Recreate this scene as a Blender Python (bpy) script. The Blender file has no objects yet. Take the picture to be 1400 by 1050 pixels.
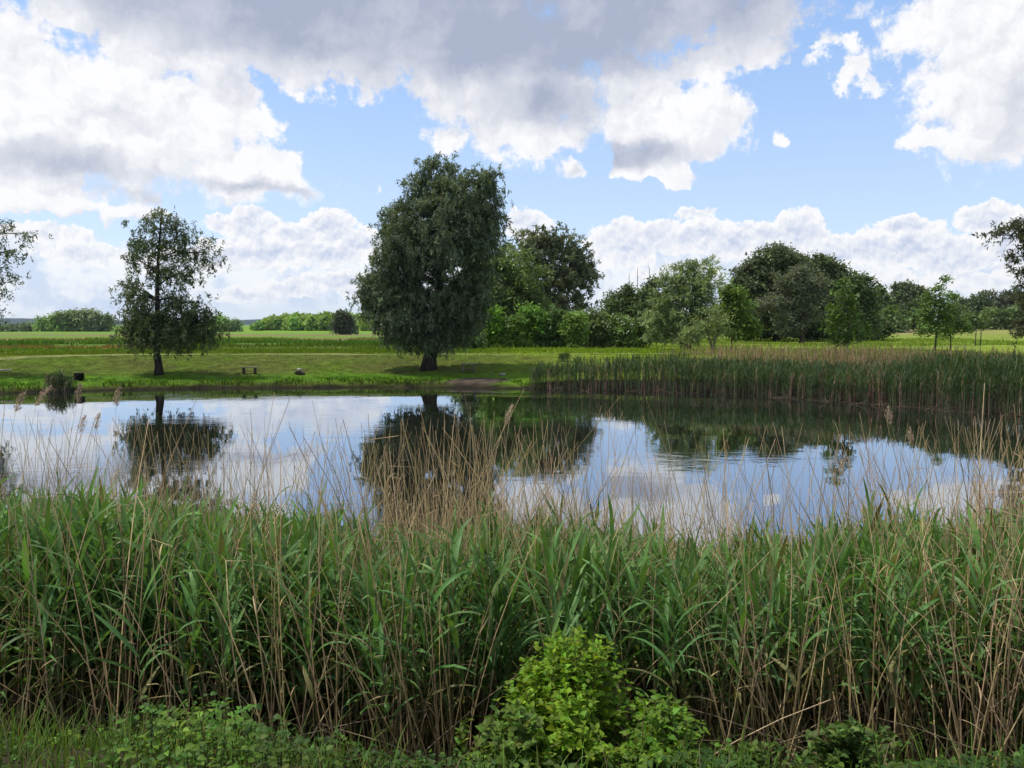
import bpy, math, random
import numpy as np

rng = np.random.default_rng(7)
random.seed(7)
C = bpy.context.scene.collection
PI = math.pi
R = math.radians

# ------------------------------------------------------------------ camera frame (used only to work out places in the world)
F = 1050.0
CAM_Z = 3.5
PITCH = math.atan(82 / F)
CP, SP = math.cos(PITCH), math.sin(PITCH)


def at(px, py, Y):
    """world point whose depth along +Y is Y and which the camera sees at photo pixel (px, py)"""
    u, v = (px - 700) / F, (525 - py) / F
    d = (u, CP + v * SP, -SP + v * CP)
    t = Y / d[1]
    return np.array((d[0] * t, Y, CAM_Z + d[2] * t))


def azel(px, py):
    u, v = (px - 700) / F, (525 - py) / F
    d = (u, CP + v * SP, -SP + v * CP)
    return math.atan2(d[0], d[1]), math.atan2(d[2], math.hypot(d[0], d[1]))


def sstep(a, b, x):
    t = np.clip((np.asarray(x, float) - a) / (b - a), 0, 1)
    return t * t * (3 - 2 * t)


# ------------------------------------------------------------------ numpy value noise
_H = rng.random((256, 256))


def vnoise(x, y):
    x = np.asarray(x, float); y = np.asarray(y, float)
    xi = np.floor(x).astype(int); yi = np.floor(y).astype(int)
    fx = x - xi; fy = y - yi
    fx = fx * fx * (3 - 2 * fx); fy = fy * fy * (3 - 2 * fy)
    a = _H[xi & 255, yi & 255]; b = _H[(xi + 1) & 255, yi & 255]
    c = _H[xi & 255, (yi + 1) & 255]; d = _H[(xi + 1) & 255, (yi + 1) & 255]
    return (a * (1 - fx) + b * fx) * (1 - fy) + (c * (1 - fx) + d * fx) * fy


def fbm(x, y, o=4):
    s = 0; a = .5; n = 0
    for i in range(o):
        s = s + a * vnoise(x * 2 ** i + 17.3 * i, y * 2 ** i + 5.1 * i); n += a; a *= .5
    return s / n


# ------------------------------------------------------------------ mesh building
class MB:
    """collects vertices and faces (any size) with one colour per face, and links them as one mesh"""

    def __init__(self):
        self.v = []; self.l = []; self.t = []; self.c = []; self.n = 0

    def raw(self, v, loops, tot, col):
        v = np.asarray(v, float); tot = np.asarray(tot, int)
        self.v.append(v); self.l.append(np.asarray(loops, int) + self.n); self.t.append(tot)
        col = np.asarray(col, float)
        if col.ndim == 1:
            col = np.tile(col, (len(tot), 1))
        self.c.append(col); self.n += len(v)

    def rep(self, tpl, M, P, col):
        """N copies of template (v, loops, tot): M (N,3,3), P (N,3), col (N,3)"""
        v, lo, to = tpl[:3]
        N = len(P); k = len(v)
        V = np.einsum('nij,kj->nki', M, v) + P[:, None, :]
        L = (np.arange(N)[:, None] * k + lo[None, :]).ravel()
        T = np.tile(to, N)
        if len(tpl) > 3:
            cc = (tpl[3][None] * col[:, None, :]).reshape(-1, 3)
        else:
            cc = np.repeat(col, len(to), axis=0)
        self.raw(V.reshape(-1, 3), L, T, cc)

    def tube(self, pts, rad, col, n=6, cap=True):
        pts = np.asarray(pts, float); m = len(pts)
        rad = np.broadcast_to(np.asarray(rad, float), (m,))
        tan = np.gradient(pts, axis=0)
        tan /= np.linalg.norm(tan, axis=1)[:, None] + 1e-9
        ref = np.array((1., 0, 0)) if abs(tan[:, 0]).mean() < .7 else np.array((0, 1., 0))
        a = np.cross(tan, ref); a /= np.linalg.norm(a, axis=1)[:, None] + 1e-9
        b = np.cross(tan, a)
        th = np.arange(n) * 2 * PI / n
        V = pts[:, None] + rad[:, None, None] * (np.cos(th)[None, :, None] * a[:, None] + np.sin(th)[None, :, None] * b[:, None])
        i, j = np.meshgrid(np.arange(m - 1), np.arange(n), indexing='ij')
        q = np.stack((i * n + j, i * n + (j + 1) % n, (i + 1) * n + (j + 1) % n, (i + 1) * n + j), -1).reshape(-1, 4)
        loops = q.ravel(); tot = np.full(len(q), 4)
        if cap:
            loops = np.concatenate((loops, np.arange(n)[::-1], (m - 1) * n + np.arange(n))); tot = np.concatenate((tot, (n, n)))
        self.raw(V.reshape(-1, 3), loops, tot, col)

    def box(self, c, s, col, rz=0., rx=0., jit=0., bev=.012):
        x, y, z = np.array(s) / 2; b = min(bev, min(x, y, z) * .4)
        v = []
        for zz, ins in ((-z, b), (-z + b, 0), (z - b, 0), (z, b)):
            for sx, sy in ((-1, -1), (1, -1), (1, 1), (-1, 1)):
                v.append((sx * (x - ins), sy * (y - ins), zz))
        v = np.array(v)
        if jit:
            v += rng.normal(0, jit, v.shape)
        cr, sr = math.cos(rx), math.sin(rx); v = v @ np.array(((1, 0, 0), (0, cr, -sr), (0, sr, cr))).T
        cz, sz = math.cos(rz), math.sin(rz); v = v @ np.array(((cz, -sz, 0), (sz, cz, 0), (0, 0, 1))).T + np.array(c)
        f = [(3, 2, 1, 0), (12, 13, 14, 15)]
        for k in range(3):
            for j in range(4):
                f.append((k * 4 + j, k * 4 + (j + 1) % 4, k * 4 + 4 + (j + 1) % 4, k * 4 + 4 + j))
        self.raw(v, np.array(f).ravel(), np.full(len(f), 4), col)

    def mesh(self, name, smooth=False):
        me = bpy.data.meshes.new(name)
        v = np.concatenate(self.v); l = np.concatenate(self.l); t = np.concatenate(self.t); c = np.concatenate(self.c)
        me.vertices.add(len(v)); me.vertices.foreach_set('co', v.astype(np.float32).ravel())
        me.loops.add(len(l)); me.loops.foreach_set('vertex_index', l.astype(np.int32))
        me.polygons.add(len(t))
        st = np.concatenate(((0,), np.cumsum(t)[:-1])).astype(np.int32)
        me.polygons.foreach_set('loop_start', st)
        if smooth:
            me.polygons.foreach_set('use_smooth', np.ones(len(t), bool))
        me.update(calc_edges=True)
        at_ = me.attributes.new('Col', 'FLOAT_COLOR', 'FACE')
        cc = np.concatenate((np.clip(c, 0.001, 1), np.ones((len(c), 1))), 1)
        at_.data.foreach_set('color', cc.astype(np.float32).ravel())
        return me

    def build(self, name, mat, parent=None, smooth=False):
        me = self.mesh(name, smooth); me.materials.append(mat)
        o = bpy.data.objects.new(name, me); C.objects.link(o)
        if parent:
            o.parent = parent
        return o


def tag(o, label=None, cat=None, group=None, kind=None):
    for k, v in (('label', label), ('category', cat), ('group', group), ('kind', kind)):
        if v:
            o[k] = v
    return o


def empty(name, loc, label, cat, group=None):
    o = bpy.data.objects.new(name, None); C.objects.link(o)
    o.location = tuple(loc); o.empty_display_size = .2
    return tag(o, label, cat, group)


def rot_frames(n, up, spread):
    """N random orthonormal frames whose z axis is scattered about the unit vectors `up` (N,3); columns x, y, z"""
    z = up + rng.normal(0, spread, (n, 3)); z /= np.linalg.norm(z, axis=1)[:, None] + 1e-9
    r = rng.normal(size=(n, 3)); x = np.cross(r, z); x /= np.linalg.norm(x, axis=1)[:, None] + 1e-9
    y = np.cross(z, x)
    return np.stack((x, y, z), -1)


# ------------------------------------------------------------------ materials
def nodes(mat):
    mat.use_nodes = True
    nt = mat.node_tree; nt.nodes.clear()
    return nt, nt.nodes, nt.links


def leaf_mat(name, trans=.35, rough=.45, spec=.35, nscale=.6, namp=.25, warm=(1.35, 1.25, .55)):
    m = bpy.data.materials.new(name); nt, N, L = nodes(m)
    out = N.new('ShaderNodeOutputMaterial'); at_ = N.new('ShaderNodeAttribute'); at_.attribute_name = 'Col'
    tc = N.new('ShaderNodeTexCoord'); nz = N.new('ShaderNodeTexNoise')
    nz.inputs['Scale'].default_value = nscale; nz.inputs['Detail'].default_value = 3
    L.new(tc.outputs['Object'], nz.inputs['Vector'])
    mr = N.new('ShaderNodeMapRange'); mr.inputs[1].default_value = .3; mr.inputs[2].default_value = .7
    mr.inputs[3].default_value = 1 - namp; mr.inputs[4].default_value = 1 + namp
    L.new(nz.outputs['Fac'], mr.inputs[0])
    mul = N.new('ShaderNodeVectorMath'); mul.operation = 'SCALE'
    L.new(at_.outputs['Color'], mul.inputs[0]); L.new(mr.outputs[0], mul.inputs['Scale'])
    p = N.new('ShaderNodeBsdfPrincipled'); p.inputs['Roughness'].default_value = rough
    p.inputs['Specular IOR Level'].default_value = spec
    L.new(mul.outputs[0], p.inputs['Base Color'])
    last = p
    if trans:
        w = N.new('ShaderNodeVectorMath'); w.operation = 'MULTIPLY'; w.inputs[1].default_value = warm
        L.new(mul.outputs[0], w.inputs[0])
        tr = N.new('ShaderNodeBsdfTranslucent'); L.new(w.outputs[0], tr.inputs['Color'])
        mx = N.new('ShaderNodeMixShader'); mx.inputs[0].default_value = trans
        L.new(p.outputs[0], mx.inputs[1]); L.new(tr.outputs[0], mx.inputs[2]); last = mx
    L.new(last.outputs[0], out.inputs['Surface'])
    return m


def rough_mat(name, rough=.9, nscale=3., namp=.35, bump=.4, bscale=20., stretch=(1, 1, 1)):
    """matt material: face colour times noise, with a noise bump"""
    m = bpy.data.materials.new(name); nt, N, L = nodes(m)
    out = N.new('ShaderNodeOutputMaterial'); at_ = N.new('ShaderNodeAttribute'); at_.attribute_name = 'Col'
    tc = N.new('ShaderNodeTexCoord'); mp = N.new('ShaderNodeMapping'); mp.inputs['Scale'].default_value = stretch
    L.new(tc.outputs['Object'], mp.inputs[0])
    nz = N.new('ShaderNodeTexNoise'); nz.inputs['Scale'].default_value = nscale; nz.inputs['Detail'].default_value = 6
    L.new(mp.outputs[0], nz.inputs['Vector'])
    mr = N.new('ShaderNodeMapRange'); mr.inputs[1].default_value = .3; mr.inputs[2].default_value = .7
    mr.inputs[3].default_value = 1 - namp; mr.inputs[4].default_value = 1 + namp
    L.new(nz.outputs['Fac'], mr.inputs[0])
    mul = N.new('ShaderNodeVectorMath'); mul.operation = 'SCALE'
    L.new(at_.outputs['Color'], mul.inputs[0]); L.new(mr.outputs[0], mul.inputs['Scale'])
    p = N.new('ShaderNodeBsdfPrincipled'); p.inputs['Roughness'].default_value = rough
    p.inputs['Specular IOR Level'].default_value = .03
    L.new(mul.outputs[0], p.inputs['Base Color'])
    if bump:
        b = N.new('ShaderNodeTexNoise'); b.inputs['Scale'].default_value = bscale; b.inputs['Detail'].default_value = 5
        L.new(mp.outputs[0], b.inputs['Vector'])
        bp = N.new('ShaderNodeBump'); bp.inputs['Strength'].default_value = bump; bp.inputs['Distance'].default_value = .05
        L.new(b.outputs['Fac'], bp.inputs['Height']); L.new(bp.outputs[0], p.inputs['Normal'])
    L.new(p.outputs[0], out.inputs['Surface'])
    return m


M_tree = leaf_mat('tree_leaf', .30, .55, .18, .5, .2)
M_reed = leaf_mat('reed_leaf', .3, .5, .22, 3., .2, (1.2, 1.25, .5))
M_dry = leaf_mat('dry_stalk', .12, .7, .2, 9., .25, (1.1, 1, .8))
M_shrub = leaf_mat('shrub_leaf', .38, .55, .2, 6., .15)
M_grass = leaf_mat('grass_blade', .35, .7, .08, .7, .2)
M_bark = rough_mat('bark', .95, 4., .45, .8, 14., (1, 1, .3))
M_ground = rough_mat('ground_soil', .95, 1.7, .35, .5, 6.)
M_wood = rough_mat('weathered_wood', .85, 6., .35, .4, 30., (.3, 1, 1))
M_stone = rough_mat('stone', .9, 8., .35, .6, 25.)
M_black = rough_mat('blackened_metal', .6, 8., .4, .3, 30.)

# ------------------------------------------------------------------ terrain
SHORE = np.array([(-60, 6.4), (-30, 6.3), (-10, 6.2), (0, 6.1), (10, 6.2), (16, 7), (21, 10), (23.5, 16), (22.6, 22), (20.4, 27.5), (16.2, 33.2),
                  (12, 37.2), (7, 39.4), (3, 41), (0, 41.6), (-3, 42.2), (-8, 42.4), (-14, 42), (-21, 40.5), (-27, 38.3), (-36, 33), (-48, 26), (-60, 18)])


def shore_sd(x, y):
    """signed distance to the waterline: positive on land"""
    x = np.asarray(x, float); y = np.asarray(y, float)
    wx = x + (fbm(x * .35, y * .35, 3) - .5) * 1.1
    wy = y + (fbm(x * .35 + 40, y * .35 + 9, 3) - .5) * .7
    d = np.full(x.shape, 1e9); ins = np.zeros(x.shape, bool)
    n = len(SHORE)
    for i in range(n):
        a = SHORE[i]; b = SHORE[(i + 1) % n]; e = b - a
        t = np.clip(((wx - a[0]) * e[0] + (wy - a[1]) * e[1]) / (e @ e), 0, 1)
        d = np.minimum(d, np.hypot(wx - a[0] - t * e[0], wy - a[1] - t * e[1]))
        c = ((a[1] > wy) != (b[1] > wy)) & (wx < (b[0] - a[0]) * (wy - a[1]) / (b[1] - a[1] + 1e-12) + a[0])
        ins ^= c
    return np.where(ins, -d, d)


def ground_z(x, y, sd=None):
    x = np.asarray(x, float); y = np.asarray(y, float)
    if sd is None:
        sd = shore_sd(x, y)
    near = np.interp(sd, (0, .6, 1.15, 1.75, 2.35, 2.85, 3.15, 4, 8), (0, .16, .40, .75, 1.18, 1.52, 1.70, 1.85, 1.9))
    far = np.interp(sd, (0, .25, .6, 3.0, 4.6, 9.4, 10.4, 12, 40), (0, .16, .28, .46, .66, 1.40, 1.46, 1.43, 1.36))
    far = far + (fbm(x * .12, y * .12, 3) - .5) * .18 * sstep(2, 6, sd)
    rise = 1.65 * sstep(75, 230, y) * sstep(-10, 70, x)
    fall = -.95 * sstep(70, 330, y) * sstep(20, -40, x)
    far = far + rise + fall + (fbm(x * .012, y * .012, 2) - .5) * .5 * sstep(90, 300, y)
    w = sstep(10, 20, y) * 1.0
    land = near * (1 - w) + far * w + (fbm(x * 1.3, y * 1.3, 3) - .5) * .10 * sstep(.2, 1.5, sd)
    bed = -.32 * sstep(0, 2.4, -sd) - 1.2 * sstep(2, 9, -sd)
    return np.where(sd > 0, land, bed)


def gz(x, y):
    return float(ground_z(np.array([x]), np.array([y]))[0])


def mixc(a, b, t):
    return np.asarray(a) * (1 - t[:, None]) + np.asarray(b) * t[:, None]


def ground_col(x, y, sd):
    """colour of the soil and turf by where it lies: the farmland's strips, the mown bank, the muddy landing"""
    n = x.size
    n1 = fbm(x * .25, y * .25, 4); n2 = fbm(x * 1.1 + 3, y * 1.1, 3)
    u = x / np.maximum(y, 1)
    col = np.tile((.072, .110, .013), (n, 1))
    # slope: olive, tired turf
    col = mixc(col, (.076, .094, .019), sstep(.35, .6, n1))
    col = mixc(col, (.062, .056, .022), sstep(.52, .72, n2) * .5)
    # lush strip by the water
    col = mixc(col, (.064, .130, .010), sstep(4.6, 3.0, sd + (n1 - .5) * 2) * sstep(.3, .7, sd))
    right = sstep(-3, 6, x - (y - 44) * .12)
    col = mixc(col, (.135, .180, .018), right * sstep(1, 3, sd) * .85)
    # plateau beyond the crest
    pl = sstep(9.6, 10.6, sd) * sstep(20, 30, y)
    wob = (fbm(x * .03, y * .03, 3) - .5)
    yy = y * (1 + wob * .12)
    f = 1.3 * np.stack([np.interp(yy, (50, 60, 64, 66, 69, 72, 74, 84, 96, 99, 126, 131, 160, 166, 192, 198, 260, 270, 600, 2500),
                            a) for a in (
        (.080, .075, .065, .14, .17, .06, .050, .055, .09, .115, .11, .09, .085, .13, .13, .085, .10, .11, .10, .08),
        (.100, .115, .105, .085, .09, .10, .090, .100, .13, .105, .10, .15, .135, .11, .11, .15, .17, .18, .18, .13),
        (.010, .012, .014, .035, .04, .018, .014, .016, .022, .034, .034, .022, .022, .05, .05, .03, .025, .02, .02, .03))], 1)
    g = 1.35 * np.stack([np.interp(yy, (50, 62, 80, 110, 150, 170, 400, 2500), a) for a in (
        (.105, .115, .125, .120, .16, .18, .12, .10), (.150, .155, .160, .155, .155, .17, .17, .14), (.012, .016, .024, .026, .05, .07, .03, .03))], 1)
    f = mixc(f, (.085, .125, .018), sstep(-.50, -.46, u + wob * .1) * sstep(62, 66, yy) * sstep(76, 72, yy) * .85)
    rr = sstep(-.06, .02, u + wob * .04)
    fc = f * (1 - rr[:, None]) + g * rr[:, None]
    dirt = sstep(120, 150, y) * sstep(330, 260, y) * sstep(.43, .46, u + wob * .05) * sstep(.57, .53, u + wob * .05)
    fc = mixc(fc, (.26, .19, .12), dirt)
    fc = mixc(fc, (.17, .15, .075), sstep(88, 92, y) * sstep(112, 104, y) * sstep(-.3, -.25, u) * sstep(-.12, -.16, u))
    col = mixc(col, fc, pl)
    # mud at the landing and the waterline
    mud = np.exp(-(((x + 1.9 + (n2 - .5) * 2) / 2.3) ** 2 + ((y - 43.1) / 1.4) ** 2))
    col = mixc(col, mixc(np.tile((.046, .036, .027), (n, 1)), (.078, .060, .046), sstep(.4, .7, fbm(x * 2.5, y * 2.5, 3))), sstep(.40, .62, mud + (n2 - .5) * .5))
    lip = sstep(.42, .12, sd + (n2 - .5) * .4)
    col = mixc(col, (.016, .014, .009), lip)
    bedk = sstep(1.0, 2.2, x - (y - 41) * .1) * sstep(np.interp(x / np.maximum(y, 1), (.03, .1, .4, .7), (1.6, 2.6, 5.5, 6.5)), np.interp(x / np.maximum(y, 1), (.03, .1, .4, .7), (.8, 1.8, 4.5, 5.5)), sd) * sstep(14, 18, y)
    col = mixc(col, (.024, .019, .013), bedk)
    # near bank: dark humus
    col = mixc(col, mixc(np.tile((.045, .036, .022), (n, 1)), (.05, .07, .02), sstep(.45, .6, n2)), sstep(14, 9, y))
    col = mixc(col, (.03, .026, .018), sstep(.0, -.3, sd))
    return col


def axis(segs):
    out = [segs[0][0]]
    for a, b, s0, s1 in segs:
        p = a; s = s0; r = 1.0
        n = max(1, int(round((b - a) / ((s0 + s1) / 2)))) if s0 == s1 else None
        if n:
            out += list(np.linspace(a, b, n + 1)[1:])
        else:
            n = int(math.log(s1 / s0) / math.log(1.12)) + 1
            w = np.cumsum(np.geomspace(s0, s1, max(n, int(2 * (b - a) / (s0 + s1)) if n < 3 else n)))
            out += list(a + w / w[-1] * (b - a))
    return np.array(out)


xs = axis([(0, 8, .25, .25), (8, 44, .6, .6), (44, 3500, .9, 420)])
xs = np.concatenate((-xs[:0:-1], xs))
ys = np.concatenate((np.array((-60, -30, -15, -8, -4, -2, 0, 1, 2)), axis([(2.5, 11, .15, .15), (11, 37, .8, .8), (37, 62, .3, .3), (62, 4200, .5, 300)])))
gx, gy = np.meshgrid(xs, ys, indexing='ij')
gx = gx.ravel(); gy = gy.ravel()
sd_ = shore_sd(gx, gy)
gzv = ground_z(gx, gy, sd_)
nx, ny = len(xs), len(ys)
ii, jj = np.meshgrid(np.arange(nx - 1), np.arange(ny - 1), indexing='ij')
q = np.stack((ii * ny + jj, (ii + 1) * ny + jj, (ii + 1) * ny + jj + 1, ii * ny + jj + 1), -1).reshape(-1, 4)
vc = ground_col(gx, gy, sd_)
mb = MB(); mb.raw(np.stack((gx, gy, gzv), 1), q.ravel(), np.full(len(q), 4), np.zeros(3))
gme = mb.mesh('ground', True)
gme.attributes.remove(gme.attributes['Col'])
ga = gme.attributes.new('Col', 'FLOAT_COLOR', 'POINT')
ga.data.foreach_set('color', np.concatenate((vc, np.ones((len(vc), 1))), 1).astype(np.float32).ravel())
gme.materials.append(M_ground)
go = bpy.data.objects.new('ground', gme); C.objects.link(go); tag(go, kind='structure')

# pale mown track along the top of the far bank
tx = np.linspace(-70, 46, 233)
ty = np.interp(tx, (-70, -50, -36, -27, -20, -8, 0, 10, 20, 46), (33, 38, 44.2, 49.3, 51.8, 53.2, 53.2, 54.6, 58, 76)) + (fbm(tx * .1, tx * 0 + 3, 3) - .5) * 1.2
tw = .65 + .35 * fbm(tx * .6, tx * 0 + 8, 3)
mb = MB(); V = []
for k in (-1, -.5, 0, .5, 1):
    yk = ty + k * tw
    V.append(np.stack((tx, yk, ground_z(tx, yk) + .035 - .02 * abs(k)), 1))
V = np.stack(V, 1); m_ = len(tx)
ii, jj = np.meshgrid(np.arange(m_ - 1), np.arange(4), indexing='ij')
q = np.stack((ii * 5 + jj, (ii + 1) * 5 + jj, (ii + 1) * 5 + jj + 1, ii * 5 + jj + 1), -1).reshape(-1, 4)
mb.raw(V.reshape(-1, 3), q.ravel(), np.full(len(q), 4), np.array((.15, .17, .055)))
tag(mb.build('path', M_ground, None, True), kind='structure')

# far hills on the skyline
mb = MB(); hx = np.linspace(-3600, 3600, 181); rows = []
for k, (yy, hh) in enumerate(((2900, 0), (3200, .55), (3600, 1), (4000, .8))):
    prof = np.interp(hx, (-3600, -2400, -1900, -1450, -1150, -980, -600, 0, 1400, 3600), (40, 36, 22, 16, 26, 20, 5, 3, 6, 12)) + (fbm(hx * .004, hx * 0 + k, 4) - .5) * 12
    rows.append(np.stack((hx, hx * 0 + yy, -3 + hh * np.maximum(prof, 0)), 1))
V = np.stack(rows, 1); m_ = len(hx)
ii, jj = np.meshgrid(np.arange(m_ - 1), np.arange(3), indexing='ij')
q = np.stack((ii * 4 + jj, (ii + 1) * 4 + jj, (ii + 1) * 4 + jj + 1, ii * 4 + jj + 1), -1).reshape(-1, 4)
mb.raw(V.reshape(-1, 3), q.ravel(), np.full(len(q), 4), np.array((.022, .034, .026)))
tag(mb.build('hills', M_ground, None, True), kind='structure')

# ------------------------------------------------------------------ water
m = bpy.data.materials.new('pond_water'); nt, N, L = nodes(m)
out = N.new('ShaderNodeOutputMaterial'); geo = N.new('ShaderNodeNewGeometry')


def wnoise(scale, sx, sy, detail):
    mp = N.new('ShaderNodeMapping'); mp.inputs['Scale'].default_value = (sx, sy, 1)
    L.new(geo.outputs['Position'], mp.inputs[0])
    nz = N.new('ShaderNodeTexNoise'); nz.inputs['Scale'].default_value = scale; nz.inputs['Detail'].default_value = detail
    L.new(mp.outputs[0], nz.inputs['Vector']); return nz


def wmath(op, a, b=None):
    k = N.new('ShaderNodeMath'); k.operation = op
    for i_, s_ in enumerate((a, b)):
        if s_ is None: continue
        if hasattr(s_, 'is_linked'): L.new(s_, k.inputs[i_])
        else: k.inputs[i_].default_value = s_
    return k.outputs[0]


rip = wnoise(2.2, .8, 1.6, 3); calm = wnoise(.11, .6, 1.3, 3); swell = wnoise(.5, .5, 1.1, 2)
cm = N.new('ShaderNodeMapRange'); cm.interpolation_type = 'SMOOTHSTEP'
cm.inputs[1].default_value = .48; cm.inputs[2].default_value = .64; cm.inputs[3].default_value = .15; cm.inputs[4].default_value = 2.4
L.new(calm.outputs['Fac'], cm.inputs[0])
hgt = wmath('ADD', wmath('MULTIPLY', wmath('MULTIPLY', rip.outputs['Fac'], cm.outputs[0]), .0032), wmath('MULTIPLY', swell.outputs['Fac'], .0045))
bp = N.new('ShaderNodeBump'); bp.inputs['Strength'].default_value = 1; bp.inputs['Distance'].default_value = 1.
L.new(hgt, bp.inputs['Height'])
dif = N.new('ShaderNodeBsdfDiffuse'); dif.inputs['Color'].default_value = (.012, .013, .008, 1)
gl = N.new('ShaderNodeBsdfGlossy'); gl.inputs['Roughness'].default_value = .02; gl.inputs['Color'].default_value = (.88, .93, 1, 1)
L.new(bp.outputs[0], gl.inputs['Normal'])
fr = N.new('ShaderNodeFresnel'); fr.inputs['IOR'].default_value = 1.8; L.new(bp.outputs[0], fr.inputs['Normal'])
mx = N.new('ShaderNodeMixShader'); L.new(wmath('MINIMUM', wmath('ADD', wmath('MULTIPLY', fr.outputs[0], .85), .26), 1.), mx.inputs[0]); L.new(dif.outputs[0], mx.inputs[1]); L.new(gl.outputs[0], mx.inputs[2])
L.new(mx.outputs[0], out.inputs['Surface'])
M_water = m
mb = MB(); sm = np.array(SHORE)
mb.raw(np.array([(-62, 4.6, 0), (27, 4.6, 0), (27, 45, 0), (-62, 45, 0)]), (0, 1, 2, 3), (4,), np.zeros(3))
tag(mb.build('water', M_water), kind='structure')

# a few floating scraps of reed and leaf
# ------------------------------------------------------------------ trees
DIAMOND = (np.array([(0, 0, 0), (.5, .45, 0), (0, 1, 0), (-.5, .45, 0)]), np.array((0, 1, 2, 3)), np.array((4,)))


def col_jitter(base, n, v=.18, h=.06):
    b = np.tile(np.asarray(base, float), (n, 1)) * np.exp(rng.normal(0, v, (n, 1)))
    return b * (1 + rng.normal(0, h, (n, 3)))


def bez(a, b, c, n):
    t = np.linspace(0, 1, n)[:, None]
    return a * (1 - t) ** 2 + 2 * b * t * (1 - t) + c * t * t


def build_tree(name, label, cat, base, Y, ells, col, leaf=(.22, .08), dens=1., clump=.55, droop=0., shell=.45, trunk=.18, bark=(.06, .05, .042),
               group=None, limbs=1, twig=0, flat=.6, per=26, strand=0., tops=None, bent=(0, 0), tint2=None, stems=1, spread=.75, colvar=.2, low=None):
    """base: (px, Y) foot of the trunk; ells: crown lobes (px, py, rx, ry[, dY]) as the photo shows them at depth Y"""
    bx = (base[0] - 700) / F * (Y * CP + .0) if True else 0
    bx = at(base[0], 480, Y)[0]
    bz = gz(bx, Y)
    o = empty(name, (bx, Y, bz), label, cat, group)
    org = np.array((bx, Y, bz)); S = Y / F
    E = []
    for e in ells:
        c = at(e[0], e[1], Y) - org
        dy = (e[4] if len(e) > 4 else 0.) * S
        E.append((c + np.array((0, dy, 0)), np.array((e[2] * S, (e[5] if len(e) > 5 else .85 * (e[2] + e[3]) / 2) * S, e[3] * S))))
    P = []; K = []; UP = []; tipz = []
    for (c, r), e in zip(E, ells):
        dm = low[1] if low and e[1] > low[0] else 1.
        area = 4 * PI * (((r[0] * r[1]) ** 1.6 + (r[0] * r[2]) ** 1.6 + (r[1] * r[2]) ** 1.6) / 3) ** (1 / 1.6)
        n = max(3, int(area * dens * dm / (clump ** 2) * .8))
        d = rng.normal(size=(n, 3)); d /= np.linalg.norm(d, axis=1)[:, None]
        rad = 1 - shell * rng.random(n) ** 1.4 * 1.6
        rad = np.clip(rad, .1, 1) * (1 + rng.normal(0, .06, n))
        P.append(c + d * r * rad[:, None]); UP.append(d)
    P = np.concatenate(P); UP = np.concatenate(UP); nc = len(P)
    ok = P[:, 2] > .12
    P = P[ok]; UP = UP[ok]; nc = len(P)
    cv = np.exp(rng.normal(0, colvar, nc))
    cm_ = MB()
    m = np.maximum(3, rng.poisson(per * 1.9, nc)); idx = np.repeat(np.arange(nc), m); n = len(idx)
    off = rng.normal(size=(n, 3)) * clump * .5 * np.array((1, 1, flat))
    off[:, 2] -= .25 * (off[:, 0] ** 2 + off[:, 1] ** 2) / clump
    lp = P[idx] + off
    sf = sstep(.55, -.15, UP[:, 2])
    if strand:
        t = rng.random(n) ** .8; so = rng.integers(0, 5, n)
        soff = rng.normal(size=(nc, 5, 3)) * clump * .5
        lp = P[idx] + soff[idx, so] * np.array((1, 1, .5)) + rng.normal(size=(n, 3)) * .07 * clump
        ln = strand * (.5 + rng.random((nc, 5)))[idx, so] * (.25 + .75 * sf[idx])
        lp[:, 2] -= t * ln
        lp[:, :2] += UP[idx][:, :2] * (.12 * t * ln)[:, None]
    up = UP[idx] * .5 + np.array((0, 0, .75)); up /= np.linalg.norm(up, axis=1)[:, None]
    if droop:
        # leaf blade hangs: its long axis (y) points mostly down, the face turns outwards
        yv = np.array((0, 0, -1.)) * (droop * (.15 + .85 * sf[idx]))[:, None] + rng.normal(0, .45, (n, 3)); yv /= np.linalg.norm(yv, axis=1)[:, None]
        zz = up + rng.normal(0, .7, (n, 3)); x = np.cross(yv, zz); x /= np.linalg.norm(x, axis=1)[:, None] + 1e-9
        M = np.stack((x, yv, np.cross(x, yv)), -1)
    else:
        M = rot_frames(n, up, spread)
    s = np.exp(rng.normal(0, .25, n))
    M = M * np.stack((leaf[1] * s, leaf[0] * s, s), 1)[:, None, :]
    cc = col_jitter(np.asarray(col) * (np.array((1.66, 1.58, 1.4)) if 'willow' in name else np.array((2.5, 2.3, 1.9))), n, .14, .05) * cv[idx][:, None]
    if tint2 is not None:
        w = (rng.random(nc) < .3)[idx][:, None]
        cc = np.where(w, cc * np.asarray(tint2), cc)
    lp[:, 2] = np.maximum(lp[:, 2], .05)
    cm_.rep(DIAMOND, M, lp, cc)
    # wood
    tb = MB()
    top = max(E, key=lambda e: e[0][2] + e[1][2] * .3)[0]
    if tops is not None:
        top = at(tops[0], tops[1], Y) - org
    for s_ in range(stems):
        ang = 2 * PI * s_ / max(stems, 1) + .6
        b0 = np.array((math.cos(ang), math.sin(ang), 0)) * (trunk * 1.1 if stems > 1 else 0) + np.array((0, 0, -.25))
        tp = top if stems == 1 else E[s_ % len(E)][0]
        mid = (b0 + tp) / 2 + np.array((bent[0], bent[1], 0)) + rng.normal(0, .05, 3) * np.linalg.norm(tp)
        axis_ = bez(b0, mid, tp, 14)
        axis_[1:-1] += rng.normal(0, trunk * .12, (12, 3))
        tr_ = trunk / math.sqrt(stems)
        rd = tr_ * (1 - .86 * np.linspace(0, 1, 14)); rd[0] *= 1.55; rd[1] *= 1.12
        tb.tube(axis_, rd, bark, 9)
        if s_ == 0:
            main = axis_; mr_ = rd
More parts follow.
